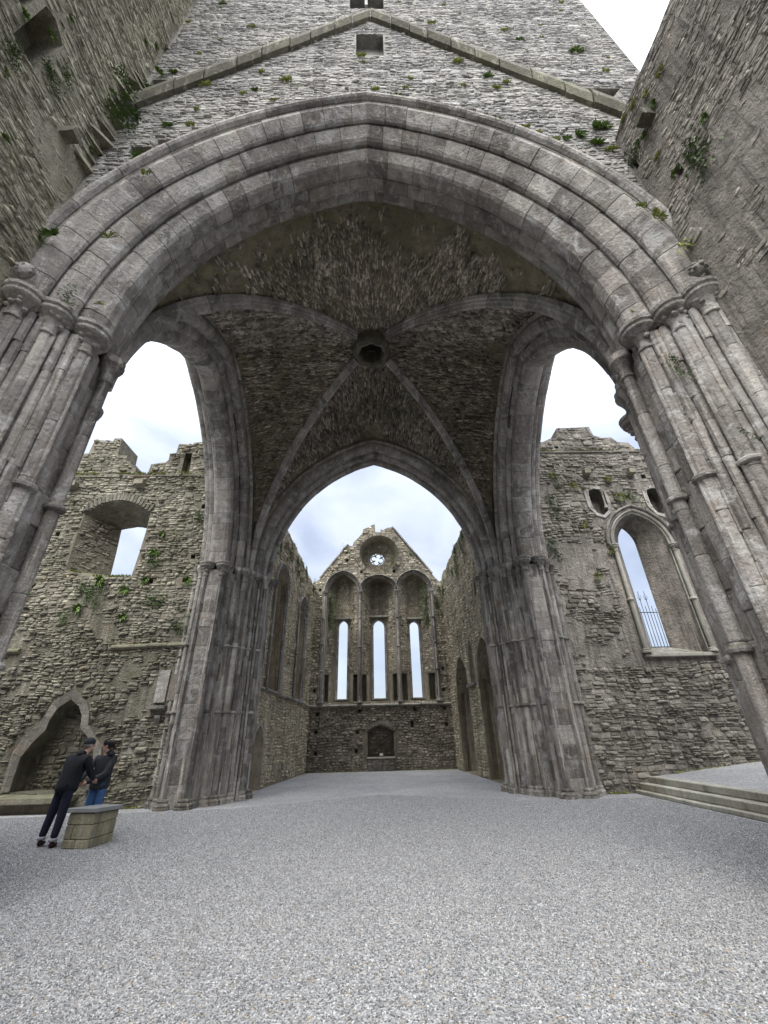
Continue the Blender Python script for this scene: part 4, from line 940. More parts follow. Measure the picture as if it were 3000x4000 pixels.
recO = [(-10.54, .45), (-7.98, .45), (-7.98, 1.2), (-8.05, 1.5), (-8.35, 1.80), (-8.62, 2.09), (-8.68, 2.40), (-8.85, 2.72), (-9.40, 3.08), (-9.88, 2.72), (-10.0, 2.35), (-10.1, 2.14), (-10.4, 1.8), (-10.56, 1.4)]
HLc = [dict(f=win, b=winb, d=1.3), dict(f=recI, d=.55, closed=True), dict(f=[(-7.78, 11.0), (-7.45, 11.0), (-7.52, 12.03), (-7.80, 12.03)], d=.4, closed=True)]
for a, b in ((-11.74, 8.42), (-12.2, 7.23), (-6.60, 7.44), (-7.89, 6.54), (-6.72, 6.56), (-6.6, 9.5)): HLc.append(putlog(a, b, .16, .18))
ctop = [(-6.0, 12.7), (-7.14, 12.6), (-7.54, 12.57), (-7.58, 12.48), (-8.16, 12.5), (-8.18, 12.05), (-8.42, 12.02), (-8.42, 11.7), (-8.5, 11.58), (-9.07, 11.5), (-9.10, 11.02), (-9.6, 11.04), (-9.62, 11.31), (-9.8, 11.35), (-9.96, 11.66), (-10.12, 11.68), (-10.15, 11.94), (-10.55, 11.98), (-10.60, 12.84), (-10.9, 12.84), (-10.93, 12.7),
        (-11.7, 12.78), (-11.74, 12.1), (-11.95, 12.05), (-12.0, 11.85), (-12.22, 11.8), (-12.25, 11.5), (-12.48, 11.4), (-12.6, 11.05), (-14, 10.9), (-18, 10.9)]
co = [(-18, 0), (-6.0, 0)] + ctop
lc.part('wall_core', *wall(F_lc, co, HLc, 1.3), 'choir_m')
o3 = outside(HLc, .02)
emit(lc, F_lc, lay((-13.2, -6.2, .02, 12.9), lambda a, b: inpoly(a, b, co) & o3(a, b) & ~inpoly(a, b, recO) & ~inpoly(a, b, rect(-6.9, -6.1, 2.3, 3.65)), (.05, .14), (.10, .36), (.01, .07), 91, .010, .025, .35, .06,
     plast=lambda a, b: (b < 6) & ((snoise(a, b, .7, 1.0) + .35 * snoise(a, b, 3.3, 2)) > .35)), 'choir')
# voussoirs over the window
for i in range(19):
    t = (i + .5) / 19; a = -11.0 + 2.45 * t; zb = 9.3 + .5 * math.sin(PI * min(1, t * 1.05)) ** .8; an = (t - .5) * .8; V = []
    for h in (-.02, .06):
        for da, db in ((-.055, 0), (.055, 0), (.06, .3), (-.06, .3)): V.append(F_lc(a + da + db * math.sin(an), zb + db * math.cos(an) + .01, h).tolist())
    lc.part('arch_stone', V, BOXF, 'choir', centre=True)
# rubble on the deep left reveal and soffit of that window
p0, p1 = np.array((-11.01, 14.0, 0)), np.array((-10.26, 15.3, 0)); fr = FR(p0, p1); L = np.linalg.norm(p1 - p0)
emit(lc, fr, lay((0, L, 7, 9.3), lambda a, b: (a > .02) & (a < L - .02) & (b > 7.1) & (b < 9.2), (.07, .15), (.12, .35), (.01, .05), 92, .012), 'farlow', nsep=60)
string(lc, F_lc, -8.58, -6.2, 4.31, 'left', 4, .13, .15, 7, .05); string(lc, F_lc, -13.2, -11.47, 4.26, 'left', 3, .13, .15, 8)
for a, z in ((-12.4, 10.38), (-11.76, 10.43), (-9.19, 10.47)): stub(lc, F_lc, a, z, .34, .24, .3, 'left', seed=int(-a * 10))
lc.part('eaves_ledge', F_lc([-13.5, -6.2, -6.2, -13.5] * 2, [10.88] * 4 + [11.0] * 4, [-.05, -.05, .06, .06] * 2), BOXF, 'choir_m')
# frame stones of the tomb recess
n = len(recI)
for i in range(1, n):
    if i == 0: continue
    a, b, c, d = recI[i], recI[(i + 1) % n], recO[(i + 1) % n], recO[i]; V = []
    cc = (np.array(a) + b + c + d) / 4
    for h in (-.15, .05):
        for p in (a, b, c, d): q = cc + (np.array(p) - cc) * .985; V.append(F_lc(q[0], q[1], h + (.03 if h > 0 and p in (c, d) else 0)).tolist())
    lc.part('recess_arch_stone', V, BOXF, 'nave', centre=True)
fb = Frame((0, 14.55, 0), (1, 0, 0), (0, 0, 1), (0, -1, 0))
emit(lc, fb, lay((-10.3, -8.2, .45, 2.9), lambda a, b: inpoly(a, b, grow(recI, -.04)), (.09, .19), (.14, .4), (.015, .07), 93, .015), 'choir', nsep=80)
lc.part('memorial_slab', F_lc([-6.86, -6.52, -6.52, -6.86] * 2, [2.65] * 4 + [3.58] * 4, [-.02, -.02, .07, .07] * 2), BOXF, 'ashlar')
lc.part('memorial_slab', F_lc([-6.47, -6.15, -6.15, -6.47] * 2, [2.7] * 4 + [3.46] * 4, [-.02, -.02, .06, .06] * 2), BOXF, 'farlow')
stub(lc, F_lc, -6.68, 2.5, .5, .14, .2, 'ashlar', 'bracket', 5, .3); stub(lc, F_lc, -6.62, 2.15, .16, .3, .12, 'ashlar', 'bracket', 6, .8)
# bench
be = Thing('stone_bench', 'long low stone bench slab below the arched wall recess', 'bench', (-9.5, 13.6, 0))
for a, b in ((-13.2, -11.62), (-11.6, -10.02), (-10.0, -8.42)): be.part('seat_slab', *bbox(a, b, 13.22, 14.05, .23, .39, .02, .006), 'left')
be.part('base', *box(-13.2, -8.5, 13.42, 13.99, 0, .228), 'farlow_m')

# ------------------------------------------------------------------ wall seen through the right side arch
F_rc = Frame((0, 14.2, 0), (1, 0, 0), (0, 0, 1), (0, -1, 0))
rc = Thing('right_arm_wall', 'plastered rubble wall with one tall lancet window and two small trefoil openings', 'wall', (9, 14.2, 0))
treI = [(8.40, 9.95), (8.42, 9.4), (8.6, 9.05), (8.83, 8.95), (9.06, 9.15), (9.12, 9.5), (9.1, 9.98), (8.95, 10.12), (8.72, 10.14), (8.5, 10.06)]
HRc = [dict(f=parch(8.93, 10.95, 3.80, 7.7, 9.0, 8), b=parch(9.58, 10.24, 4.1, 8.0, 8.75, 8), d=.8, closed=True, sub=[]), dict(f=treI, d=.5, closed=True), dict(f=[(x + 2.35, z) for x, z in treI], d=.5, closed=True),
       putlog(10.03, 9.76, .2, .2), putlog(10.97, 10.72, .2, .2), putlog(7.72, 12.25, .16, .12)]
HRc[0]['closed'] = False; HRc[0]['d'] = .8
rctop = [(16, 11.5), (11.6, 11.9), (11.1, 12.1), (10.85, 12.45), (10.4, 12.5), (10.2, 12.75), (9.8, 12.72), (9.46, 12.87), (9.39, 13.34), (7.94, 13.27), (7.84, 12.75), (7.5, 12.7), (7.24, 12.56), (6.6, 12.4), (6.0, 12.4)]
ro = [(6.0, 0), (16, 0)] + rctop
rc.part('wall_core', *wall(F_rc, ro, HRc, .8), 'nave_m')
o4 = outside(HRc, .06)
emit(rc, F_rc, lay((6.5, 12.2, .1, 13.3), lambda a, b: inpoly(a, b, ro) & o4(a, b) & ~inpoly(a, b, parch(8.6, 11.3, 3.6, 7.7, 9.35)), (.06, .17), (.12, .42), (.01, .06), 101, .010, .028, .35, .06,
     plast=lambda a, b: ((b > 3.4) & (b < 7.8) & (snoise(a, b, .8, 2.6) + .35 * snoise(a, b, 3.3, 2) > -.15)) | ((b > 7.8) & (b < 10.5) & (snoise(a, b, 1.2, .6) + .35 * snoise(a, b, 4, 2) > .3)) | (snoise(a, b, 1.5, 4.2) > .85)), 'nave')
for o, p in ((0.0, .03), (.08, .09), (.17, .05), (.27, .13)):
    frame_arch(rc, F_rc, 8.93, 10.95, 7.7, 9.0, [(o, -.04), (o, p), (o + .035, p + .03), (o + .07, p), (o + .07, -.04)], 'slab' if o < .1 else 'ashlar', n=6)
for a in (8.83, 11.05):
    fshaft(rc, F_rc, a, .07, 3.95, 7.4, .075, 'slab', (5.6,))
for a in (8.93, 10.95):
    for k in range(10):
        zz = 3.8 + k * .39; s = 1 if a < 10 else -1
        rc.part('jamb_stone', F_rc([a - .04, a + .01, a + .01, a - .04] * 2, [zz + .005] * 4 + [zz + .38] * 4, [-.06, -.06, .03, .03] * 2), BOXF, 'slab', centre=True)
rc.part('window_sill', *bbox(8.75, 11.15, 14.06, 14.45, 3.68, 3.795, .015), 'slab')
V = [(8.95, 14.2, 3.80), (10.93, 14.2, 3.80), (10.2, 14.98, 4.12), (9.6, 14.98, 4.12)]; rc.part('sloping_sill', V, [(0, 1, 2, 3)], 'ashlar')
for dx in (0, 2.35):
    V = []; ins_ = [(x + dx, z) for x, z in treI]; outp = grow(ins_, .13); n = len(ins_)
    for i in range(n):
        a, b, c, d = ins_[i], ins_[(i + 1) % n], outp[(i + 1) % n], outp[i]
        V = [F_rc(p[0], p[1], h).tolist() for h in (-.06, .05) for p in (a, b, c, d)]; rc.part('opening_moulding', V, BOXF, 'ashlar', centre=True)
    for a in (8.46, 9.04): fshaft(rc, F_rc, a + dx, .0, 9.42, 9.86, .035, 'slab', (), True, True)
for a, z in ((8.59, 10.84), (10.42, 10.84)): stub(rc, F_rc, a, z, .26, .26, .28, 'left', seed=int(a * 10))
# iron grille standing in the lancet
gr = Thing('iron_grille', 'black iron spiked grille in the lower part of the tall right window', 'grille', (9.9, 15.02, 4.1))
for i in range(6):
    x = 9.62 + i * .115; h = (5.55, 6.15, 5.6, 6.15, 5.6, 5.5)[i]
    gr.part('bar', *tube([(x, 15.02, 4.1), (x, 15.02, h)], [.012, .010], 6), 'iron')
    if h > 6:
        for s in (-1, 1): gr.part('barb', *tube([(x, 15.02, h - .35), (x + s * .05, 15.02, h - .26), (x + s * .07, 15.02, h - .15)], [.009, .008, .003], 5), 'iron')
for z in (4.14, 5.36): gr.part('rail', *box(9.58, 10.24, 15.01, 15.03, z - .012, z + .012), 'iron')
# distant fragment of wall beyond the lancet
# ------------------------------------------------------------------ three steps
st = Thing('stone_steps', 'three worn pale stone steps up to the right arm', 'steps', (7.6, 10, 0))
rg = random.Random(3)
for x0, x1, z0, z1 in ((7.28, 7.60, 0, .09), (7.46, 7.80, .095, .25), (7.74, 8.06, .255, .41)):
    ys = [5.9, 7.6, 9.25, 11.1, 12.6, 14.19] if z1 != .25 else [5.9, 6.9, 8.6, 10.3, 12.2, 14.19]
    for a, b in zip(ys, ys[1:]): st.part('step_block', *bbox(x0 + rg.uniform(-.012, .012), x1, a + .004, b - .004, z0, z1 + rg.uniform(-.005, .005), .015, .004, rg), 'step')
# ------------------------------------------------------------------ information plinth
pd = Thing('stone_plinth', 'sandstone block plinth with a sloping dark slate top beside the couple', 'plinth', (-5.2, 9.6, 0))
rg = random.Random(5)
ang = math.atan2(-.06, .53); ca, sa = math.cos(ang), math.sin(ang)
def pm(V): V = np.array(V); x, y = V[:, 0].copy(), V[:, 1].copy(); V[:, 0] = -5.55 + x * ca - y * sa; V[:, 1] = 9.14 + x * sa + y * ca; return V
def course(z0, z1, cuts_x, cuts_y, W, Dp, slope):
    zt = lambda y: z1 - slope * y
    g = .006; t = .16
    for a, b in zip(cuts_x, cuts_x[1:]):
        for y0, y1 in ((0, t), (Dp - t, Dp)):
            V, F = bbox(a + g, b - g, y0, y1, z0 + g, z1, .012, .004, rg); V[:, 2] = np.where(V[:, 2] > (z0 + z1) / 2, V[:, 2] - slope * V[:, 1], V[:, 2]); pd.part('block', pm(V), F, 'ped', centre=True)
    for a, b in zip(cuts_y, cuts_y[1:]):
        for x0, x1 in ((.0, t), (W - t, W)):
            V, F = bbox(x0, x1, a + g, b - g, z0 + g, z1, .012, .004, rg); V[:, 2] = np.where(V[:, 2] > (z0 + z1) / 2, V[:, 2] - slope * V[:, 1], V[:, 2]); pd.part('block', pm(V), F, 'ped', centre=True)
WP, DP = .50, .66
course(0, .13, (0, .24, WP), (.16, .38, DP - .16), WP, DP, 0)
course(.13, .34, (0, .14, WP), (.16, .30, DP - .16), WP, DP, 0)
course(.34, .515, (0, WP), (.16, DP - .16), WP, DP, .045)
pd.part('core', pm(box(.02, WP - .02, .02, DP - .02, 0, .44)[0]), BOXF, 'joint')
V, F = bbox(-.03, WP + .03, -.03, DP + .03, .52, .59, .008); V[:, 2] -= V[:, 1] * .045; pd.part('lid', pm(V), F, 'lid')

# ------------------------------------------------------------------ carved heads where the hood of the nearest arch ends
def carved_head(name, label, c, seed, face=True):
    rg = random.Random(seed); x, y, z = c; parts = []
    if face:
        parts.append(blob((x, y, z), (.10, .09, .13), 3)); parts.append(blob((x, y - .095, z - .01), (.018, .03, .035), 2))
        for s in (-1, 1): parts += [blob((x + s * .038, y - .078, z + .025), (.018, .014, .010), 1), blob((x + s * .04, y - .08, z + .05), (.028, .012, .008), 1), blob((x + s * .095, y, z), (.02, .025, .04), 1)]
        parts.append(blob((x, y - .085, z - .055), (.03, .014, .009), 1)); parts.append(blob((x, y + .02, z + .05), (.115, .10, .11), 2, .05, rg))
    else:
        parts.append(blob((x, y, z), (.10, .09, .09), 2))
        for i in range(26):
            a, b = rg.uniform(0, 2 * PI), rg.uniform(-1, 1); q = math.sqrt(1 - b * b)
            parts.append(blob((x + .10 * q * math.cos(a), y + .09 * q * math.sin(a), z + .09 * b), (.035, .03, .028), 1, .25, rg))
    V, F = join(parts); return A_near.part(name, V, F, 'ashlar2', smooth=True, label=label)
carved_head('carved_head', 'small mossy carved human head at the left foot of the nearest arch', (-4.70, 3.44, 7.22), 1)
carved_head('carved_boss', 'weathered leafy carved knob at the right foot of the nearest arch', (4.52, 3.44, 7.2), 2, False)

# ------------------------------------------------------------------ plants
def leafmesh(kind, seed):
    rg = random.Random(seed); V = []; F = []; 
    def leaf(p, d, l, wd, droop):
        d = Vector(d).normalized(); s = d.cross(Vector((0, 0, 1)));
        if s.length < .05: s = Vector((1, 0, 0))
        s.normalize(); s = (s + Vector((rg.uniform(-.4, .4), rg.uniform(-.4, .4), rg.uniform(-.4, .4)))).normalized()
        p = Vector(p); i = len(V); m = p + d * l * .55 + Vector((0, 0, -droop * l * .25)); e = p + d * l + Vector((0, 0, -droop * l))
        V.extend([tuple(p), tuple(m - s * wd), tuple(e), tuple(m + s * wd)]); F.append((i, i + 1, i + 2, i + 3))
    if kind == 'fern':                                # local frame: +y out of the wall, z up
        for i in range(80):
            a = rg.uniform(0, 2 * PI); y = rg.uniform(.25, 1); d = (math.cos(a), y, math.sin(a) * .8 + .15)
            leaf((rg.uniform(-.02, .02), 0, rg.uniform(-.02, .02)), d, rg.uniform(.05, .13), .011, .45)
    elif kind == 'tuft':
        for i in range(70):
            a = rg.uniform(0, 2 * PI); r = rg.uniform(0, .06); leaf((r * math.cos(a), rg.uniform(0, .03), r * math.sin(a)), (math.cos(a), rg.uniform(.3, 1.2), math.sin(a) + .3), rg.uniform(.025, .06), .010, .2)
    elif kind == 'ivy':
        for i in range(190):
            a = rg.gauss(0, .11); b = rg.gauss(0, .20); leaf((a + .3 * math.sin(b * 6) * .2, rg.uniform(.0, .05), b), (rg.uniform(-1, 1), rg.uniform(.1, .6), rg.uniform(-1, .3)), rg.uniform(.03, .055), .020, .2)
    elif kind == 'grass':
        for i in range(24):
            a = rg.uniform(0, 2 * PI); leaf((0, 0, 0), (math.cos(a), rg.uniform(.3, 1), rg.uniform(-.2, .8)), rg.uniform(.10, .2), .006, .9)
    return np.array(V), F
LM = {}
for kind, mt in (('fern', 'leaf'), ('tuft', 'leaf2'), ('ivy', 'ivy'), ('grass', 'leaf2')):
    for k in range(4): V, F = leafmesh(kind, k + 3); LM[kind, k] = mesh(kind, V, F, mt)
PL = []
def plant(kind, loc, n, size, label, cat, group, seed):
    rg = random.Random(seed); o = bpy.data.objects.new({'fern': 'fern', 'tuft': 'moss_tuft', 'ivy': 'ivy', 'grass': 'grass_tuft'}[kind], LM[kind, rg.randrange(4)]); C.objects.link(o)
    o.location = loc; o.rotation_euler = (rg.uniform(-.2, .2), rg.uniform(-.5, .5), math.atan2(n[1], n[0]) - PI / 2); s = size * rg.uniform(.75, 1.3); o.scale = (s * rg.uniform(.8, 1.3), s, s * rg.uniform(.8, 1.2))
    o['label'] = label; o['category'] = cat; o['group'] = group; PL.append(o)
TW = [(-4.34,14.68),(-3.99,15.84),(-5.0,16.37),(-4.9,16.13),(-2.4,14.71),(-1.8,14.25),(-2.43,13.74),(-1.99,13.2),(-3.46,12.73),(-3.87,11.99),(-3.46,12.05),(-0.19,15.75),(-4.04,10.69),(-3.5,13.97),(0.12,13.77),(-4.08,19.75),(-4.7,18.11),(-3.0,17.79),(5.03,16.16),(3.52,17.66),(2.07,15.39),(2.66,14.58),(3.01,14.19),(2.75,13.86),(2.48,12.19),(3.03,11.99),(3.22,11.69),(3.71,11.5),(3.63,10.94),(3.78,10.71),(4.26,11.31),(3.99,11.64),(4.45,11.95),(4.6,11.95),(4.45,11.03),(3.47,11.4),(0.59,13.35),(1.66,18.18),(5.56,20.14),(3.81,16.97),(5.41,14.9)]
for i, (x, z) in enumerate(TW):
    big = i in (12, 18, 31, 32); plant('fern' if i % 3 == 0 or big else 'tuft', (x, 3.56, z), (0, -1), 1.7 if big else 1.15, 'small green tuft rooted in the joints of the high tower wall', 'plant', 'tufts growing on the tower wall', i)
for i in range(34):
    rg = random.Random(900 + i); x = rg.uniform(-4.7, 5.9); z = rg.uniform(13, 21)
    if x > 4.5 and z < 12: continue
    plant('tuft', (x, 3.56, z), (0, -1), rg.uniform(.4, .8), 'small green tuft rooted in the joints of the high tower wall', 'plant', 'tufts growing on the tower wall', 500 + i)
for i, (x, z) in enumerate([(4.31,8.95),(4.47,8.64),(4.52,7.83),(-3.85,8.1),(-4.7,8.2),(-3.77,9.99)]): plant(('tuft', 'tuft', 'grass', 'grass', 'fern', 'tuft')[i], (x, 3.5, z), (0, -1), 1.2, 'green tuft sprouting along the hood of the nearest arch', 'plant', 'tufts along the hood moulding', 60 + i)
for i, (y, z) in enumerate([(1.88,10.66),(2.06,9.9),(2.46,10.52),(2.59,11.0),(2.15,9.5),(2.55,8.69),(2.16,11.1),(3.41,10.63),(3.5,8.08),(2.19,11.97),(3.15,14.95),(3.34,15.51)]): plant('ivy' if i in (2, 3, 1) else 'fern', (-4.84, y, z), (1, 0), .7, 'hanging green fern on the tall left wall', 'plant', 'ferns hanging on the left wall', 80 + i)
for i, (y, z) in enumerate([(3.1,12.59),(3.26,12.39),(3.36,11.75),(3.5,12.35),(3.5,13.41),(3.07,11.92),(3.5,14.52),(3.52,13.65)]): plant('ivy' if i in (2, 3, 0) else 'fern', (-4.62, y, z), (.7, -.7), 1.0, 'leafy fern clump in the broken stones of the upper left corner', 'plant', 'ferns in the upper left corner', 100 + i)
for i, (y, z) in enumerate([(2.76,10.98),(2.77,10.6),(2.99,11.26),(2.44,9.04),(2.72,8.75),(3.09,9.08),(3.14,9.73),(3.12,10.43),(3.23,11.43),(3.5,10.54),(2.46,10.8),(3.26,10.56)]): plant('ivy' if i in (4, 9) else ('fern' if i % 2 else 'tuft'), (4.64, y, z), (-1, 0), .8, 'green fern tuft on the weathered right wall', 'plant', 'ferns on the right wall', 120 + i)
for i, (x, z) in enumerate([(-4.31, 7.13), (-3.80, 7.02), (-4.80, 7.01), (-4.36, 6.83)]): plant(('ivy', 'grass', 'ivy', 'grass')[i], (x, 3.80, z), (0, -1), .6, 'green clump on the capitals of the near left pier', 'plant', 'plants on the near left pier', 140 + i)
for i, (x, z) in enumerate([(4.08, 5.99), (4.08, 5.78), (4.25, 6.56), (4.62, 5.68), (4.62, 5.34), (4.4, 4.6), (4.62, 7.04), (3.8, 7.0)]): plant(('ivy', 'ivy', 'grass', 'fern', 'fern', 'ivy', 'fern', 'tuft')[i], (x, 3.80 if x > 4.2 else 3.95, z), (0, -1), .42 if i != 3 else .7, 'green clump between the shafts of the near right pier', 'plant', 'plants on the near right pier', 150 + i)
for i, (x, z) in enumerate([(-9.45,6.32),(-8.65,6.25),(-9.52,5.78),(-10.08,5.65),(-10.42,5.29),(-8.51,5.32),(-7.56,5.84),(-12.01,6.24),(-7.96,7.21),(-7.96,7.64),(-9.83,6.03),(-9.63,6.62),(-6.62,8.97),(-6.6,6.56),(-6.5,4.89),(-8.05,6.59),(-10.0,6.28),(-7.87,8.35)]): plant('ivy' if i % 2 == 0 else 'fern', (x, 13.96, z), (0, -1), 1.0 if i % 2 == 0 else 1.6, 'ivy sprig creeping on the wall below and beside the ragged window', 'plant', 'ivy sprigs on the left arm wall', 170 + i)
for i, (x, z) in enumerate([(7.94,8.55),(7.92,6.47),(9.41,10.53),(10.19,9.76),(6.93,9.47),(6.57,7.63),(7.35,10.56),(8.68,7.46),(9.66,9.72),(7.97,10.25),(7.17,10.78)]): plant('ivy' if i in (3, 4, 5, 6) else 'tuft', (x, 14.15, z), (0, -1), 1.1 if i in (3, 4, 5, 6) else 2.4, 'moss or ivy clump on the plastered wall of the right arm', 'plant', 'clumps on the right arm wall', 190 + i)
for i, (x, z) in enumerate([(-3.0,8.87),(-2.8,9.16),(-2.96,8.38),(-2.9,7.82),(-2.45,8.61),(1.41,12.25),(1.29,11.76),(1.08,11.44),(2.95,9.75),(3.0,9.25),(2.9,8.52),(2.85,7.99),(3.17,8.99),(3.66,9.03),(3.1,7.93),(0.37,11.24),(-1.03,10.33),(3.91,9.72),(2.28,12.12),(-2.06,12.48),(3.87,8.06),(-2.84,8.86),(-2.9,7.91),(-2.94,6.72),(3.69,8.73)]): plant('ivy', (x, 25.38 if (abs(x) > 3.3 or z > 10.9) else 25.6, z), (0, -1), 1.0, 'ivy clump clinging to the gable wall round its windows', 'plant', 'ivy on the gable wall', 220 + i)
for i in range(26):
    rg = random.Random(i + 50); a = rg.uniform(.5, 9); 
    for fr, tp in ((F_fl, 10.6 - a * .09), (F_fr, 10.75 - a * .09)):
        p = fr(a, tp - rg.uniform(.0, 1.3), .02); plant('ivy' if i % 3 else 'tuft', tuple(p), (fr.N[0], fr.N[1]), .9, 'mossy ivy clump near the ragged top of a side wall of the far arm', 'plant', 'ivy along the far side walls', 300 + i)
ORDW = 'first second third fourth fifth sixth seventh eighth ninth tenth eleventh twelfth thirteenth fourteenth fifteenth sixteenth seventeenth eighteenth nineteenth twentieth'.split()
ORDW += ['twenty-' + w for w in ORDW[:9]] + ['thirtieth'] + ['thirty-' + w for w in ORDW[:9]] + ['fortieth'] + ['forty-' + w for w in ORDW[:9]] + ['fiftieth'] + ['fifty-' + w for w in ORDW[:9]]
WH = {'tufts growing on the tower wall': ('tower wall', lambda p: ('above the old roof line' if p[2] > 18.7 - abs(p[0] - .05) * 1.2 else 'below the old roof line')), 'tufts along the hood moulding': ('hood of the nearest arch', None), 'ferns hanging on the left wall': ('tall left wall', lambda p: 'upper part' if p[2] > 10.5 else 'lower part'),
      'ferns in the upper left corner': ('broken corner beside the tower', None), 'ferns on the right wall': ('weathered right wall', lambda p: 'near its top' if p[2] > 10.3 else 'below its corbel'), 'plants on the near left pier': ('near left pier', None), 'plants on the near right pier': ('near right pier', None),
      'ivy sprigs on the left arm wall': ('left arm wall', lambda p: 'beside the ragged window' if p[2] > 6.8 else 'below the ragged window'), 'clumps on the right arm wall': ('right arm wall', lambda p: 'above its tall window' if p[2] > 9.3 else 'beside its tall window'), 'ivy on the gable wall': ('gable wall', lambda p: 'left half' if p[0] < 0 else ('right half, high' if p[2] > 9.2 else 'right half, low')),
      'ivy along the far side walls': ('far arm', lambda p: 'top of its left wall' if p[0] < 0 else 'top of its right wall')}
KIND = {'fern': 'green fern clump', 'moss_tuft': 'mossy tuft', 'ivy': 'leafy ivy sprig', 'grass_tuft': 'wispy grass tuft'}
def name_plants():
    sets = {}
    for o in PL:
        wn, f = WH[o['group']]; sub = f(o.location) if f else ''; sets.setdefault((o['group'], sub, o.name.split('.')[0]), []).append(o)
    for (g, sub, nm), L in sets.items():
        X = np.array([list(o.location) for o in L]); x, y, z = cproj(X); L = [L[i] for i in np.argsort(x)]
        for i, o in enumerate(L):
            pos = 'only' if len(L) == 1 else ('leftmost' if i == 0 else 'rightmost' if i == len(L) - 1 else ORDW[i] + ' from the left,')
            o['label'] = (('%s %s on the %s %s' % (pos, KIND[nm], WH[g][0], sub)).replace(', ', ' ') if ' ' not in pos else '%s %s %s on the %s %s' % (ORDW[i], KIND[nm], 'from the left', WH[g][0], sub)).strip()
name_plants()
def ledge(name, label, pts, seed, size=.12, dens=60):
    rg = random.Random(seed); parts = []
    for (a, b) in zip(pts, pts[1:]):
        L = (Vector(b) - Vector(a)).length
        for i in range(int(L * dens)):
            p = Vector(a).lerp(Vector(b), rg.random()); 
            if snoise(np.array(p.x * 1.7), np.array(p.y * .7 + p.z)) < -.25: continue
            V, F = leafmesh('tuft', rg.randrange(5)) if False else (None, None)
            k = 5; V = []; F = []
            for q in range(k):
                t = rg.uniform(0, 2 * PI); d = Vector((math.cos(t), math.sin(t), rg.uniform(.5, 1.6))).normalized() * size * rg.uniform(.4, 1.2); s = Vector((-math.sin(t), math.cos(t), 0)) * .014
                c = p + Vector((rg.uniform(-.06, .06), rg.uniform(-.07, .07), 0)); j = len(V); V += [tuple(c), tuple(c + d * .5 - s), tuple(c + d), tuple(c + d * .5 + s)]; F.append((j, j + 1, j + 2, j + 3))
            parts.append((V, F))
    V, F = join(parts); o = solo(name, V, F, 'leaf2', kind='stuff'); o['label'] = label
ledge('ledge_grass', 'yellow-green grass along the ledge under the left battlement', [(-13, 13.96, 10.98), (-6.4, 13.96, 10.98)], 1, .12, 50)
ledge('ledge_moss', 'ochre moss line below the top of the right arm wall', [(6.6, 14.17, 12.02), (11.5, 14.17, 12.0)], 2, .06, 90)
ledge('sill_moss', 'green moss on the broken sill of the ragged left window', [(-10.9, 14.1, 7.0), (-9.8, 14.05, 6.75), (-8.7, 14.05, 6.74)], 3, .08, 70)
ledge('base_weeds', 'thin green weeds where the gable wall meets the gravel', [(-3.8, 25.34, .01), (3.9, 25.34, .01)], 8, .06, 40)
ledge('base_weeds', 'thin green weeds where the left arm wall meets the gravel', [(-8.3, 13.94, .01), (-6.6, 13.94, .01)], 9, .06, 50)
ledge('base_weeds', 'thin green weeds where the right arm wall meets the gravel', [(6.5, 14.14, .01), (7.3, 14.14, .01)], 10, .07, 50)
ledge('base_weeds', 'thin green weeds where the right arm wall meets the raised gravel', [(8.05, 14.14, .42), (11.0, 14.14, .68)], 11, .05, 30)
for k, fr in enumerate((F_fl, F_fr)):
    tp = (ltop, rtop)[k]; ledge('wall_top_moss', 'moss and grass along the ragged top of the far %s side wall' % ('left', 'right')[k], [tuple(fr(a, b + .01, -.12)) for a, b in tp], 5 + k, .12, 40)
rc.part('moss_ledge', F_rc([6.5, 11.6, 11.6, 6.5] * 2, [11.93] * 4 + [12.01] * 4, [-.05, -.05, .07, .07] * 2), BOXF, 'nave')

# ------------------------------------------------------------------ gravel stones in the foreground
rgn = [(-3.1, 2.6), (3.2, 2.6), (7.2, 8.6), (7.2, 13.3), (4.0, 13.4), (0.0, 15.5), (-4.0, 13.4), (-9.6, 12.9)]
me = mesh('gravel', [(x, y, .003) for x, y in rgn], [(0, 1, 2, 3, 4, 5, 6, 7)], 'pebble')
gv = bpy.data.objects.new('loose_gravel', me); C.objects.link(gv); gv['kind'] = 'stuff'; gv['label'] = 'loose grey crushed gravel chippings covering the floor'
t = bpy.data.node_groups.new('gravel_scatter', 'GeometryNodeTree')
t.interface.new_socket('Geometry', in_out='INPUT', socket_type='NodeSocketGeometry'); t.interface.new_socket('Geometry', in_out='OUTPUT', socket_type='NodeSocketGeometry')
gi, go = t.nodes.new('NodeGroupInput'), t.nodes.new('NodeGroupOutput')
dp = t.nodes.new('GeometryNodeDistributePointsOnFaces'); dp.inputs['Density'].default_value = 3400
ic = t.nodes.new('GeometryNodeMeshIcoSphere'); ic.inputs['Radius'].default_value = .0086; ic.inputs['Subdivisions'].default_value = 1
sm = t.nodes.new('GeometryNodeSetMaterial'); sm.inputs['Material'].default_value = M['pebble']
ip = t.nodes.new('GeometryNodeInstanceOnPoints')
rv = t.nodes.new('FunctionNodeRandomValue'); rv.data_type = 'FLOAT_VECTOR'; rv.inputs['Min'].default_value = (.6, .45, .35); rv.inputs['Max'].default_value = (1.5, 1.1, .8)
rr = t.nodes.new('FunctionNodeRandomValue'); rr.data_type = 'FLOAT_VECTOR'; rr.inputs['Min'].default_value = (-.5, -.5, 0); rr.inputs['Max'].default_value = (.5, .5, 6.28); rr.inputs['Seed'].default_value = 4
L = t.links.new
L(gi.outputs[0], dp.inputs['Mesh']); L(dp.outputs['Points'], ip.inputs['Points']); L(ic.outputs['Mesh'], sm.inputs['Geometry']); L(sm.outputs[0], ip.inputs['Instance'])
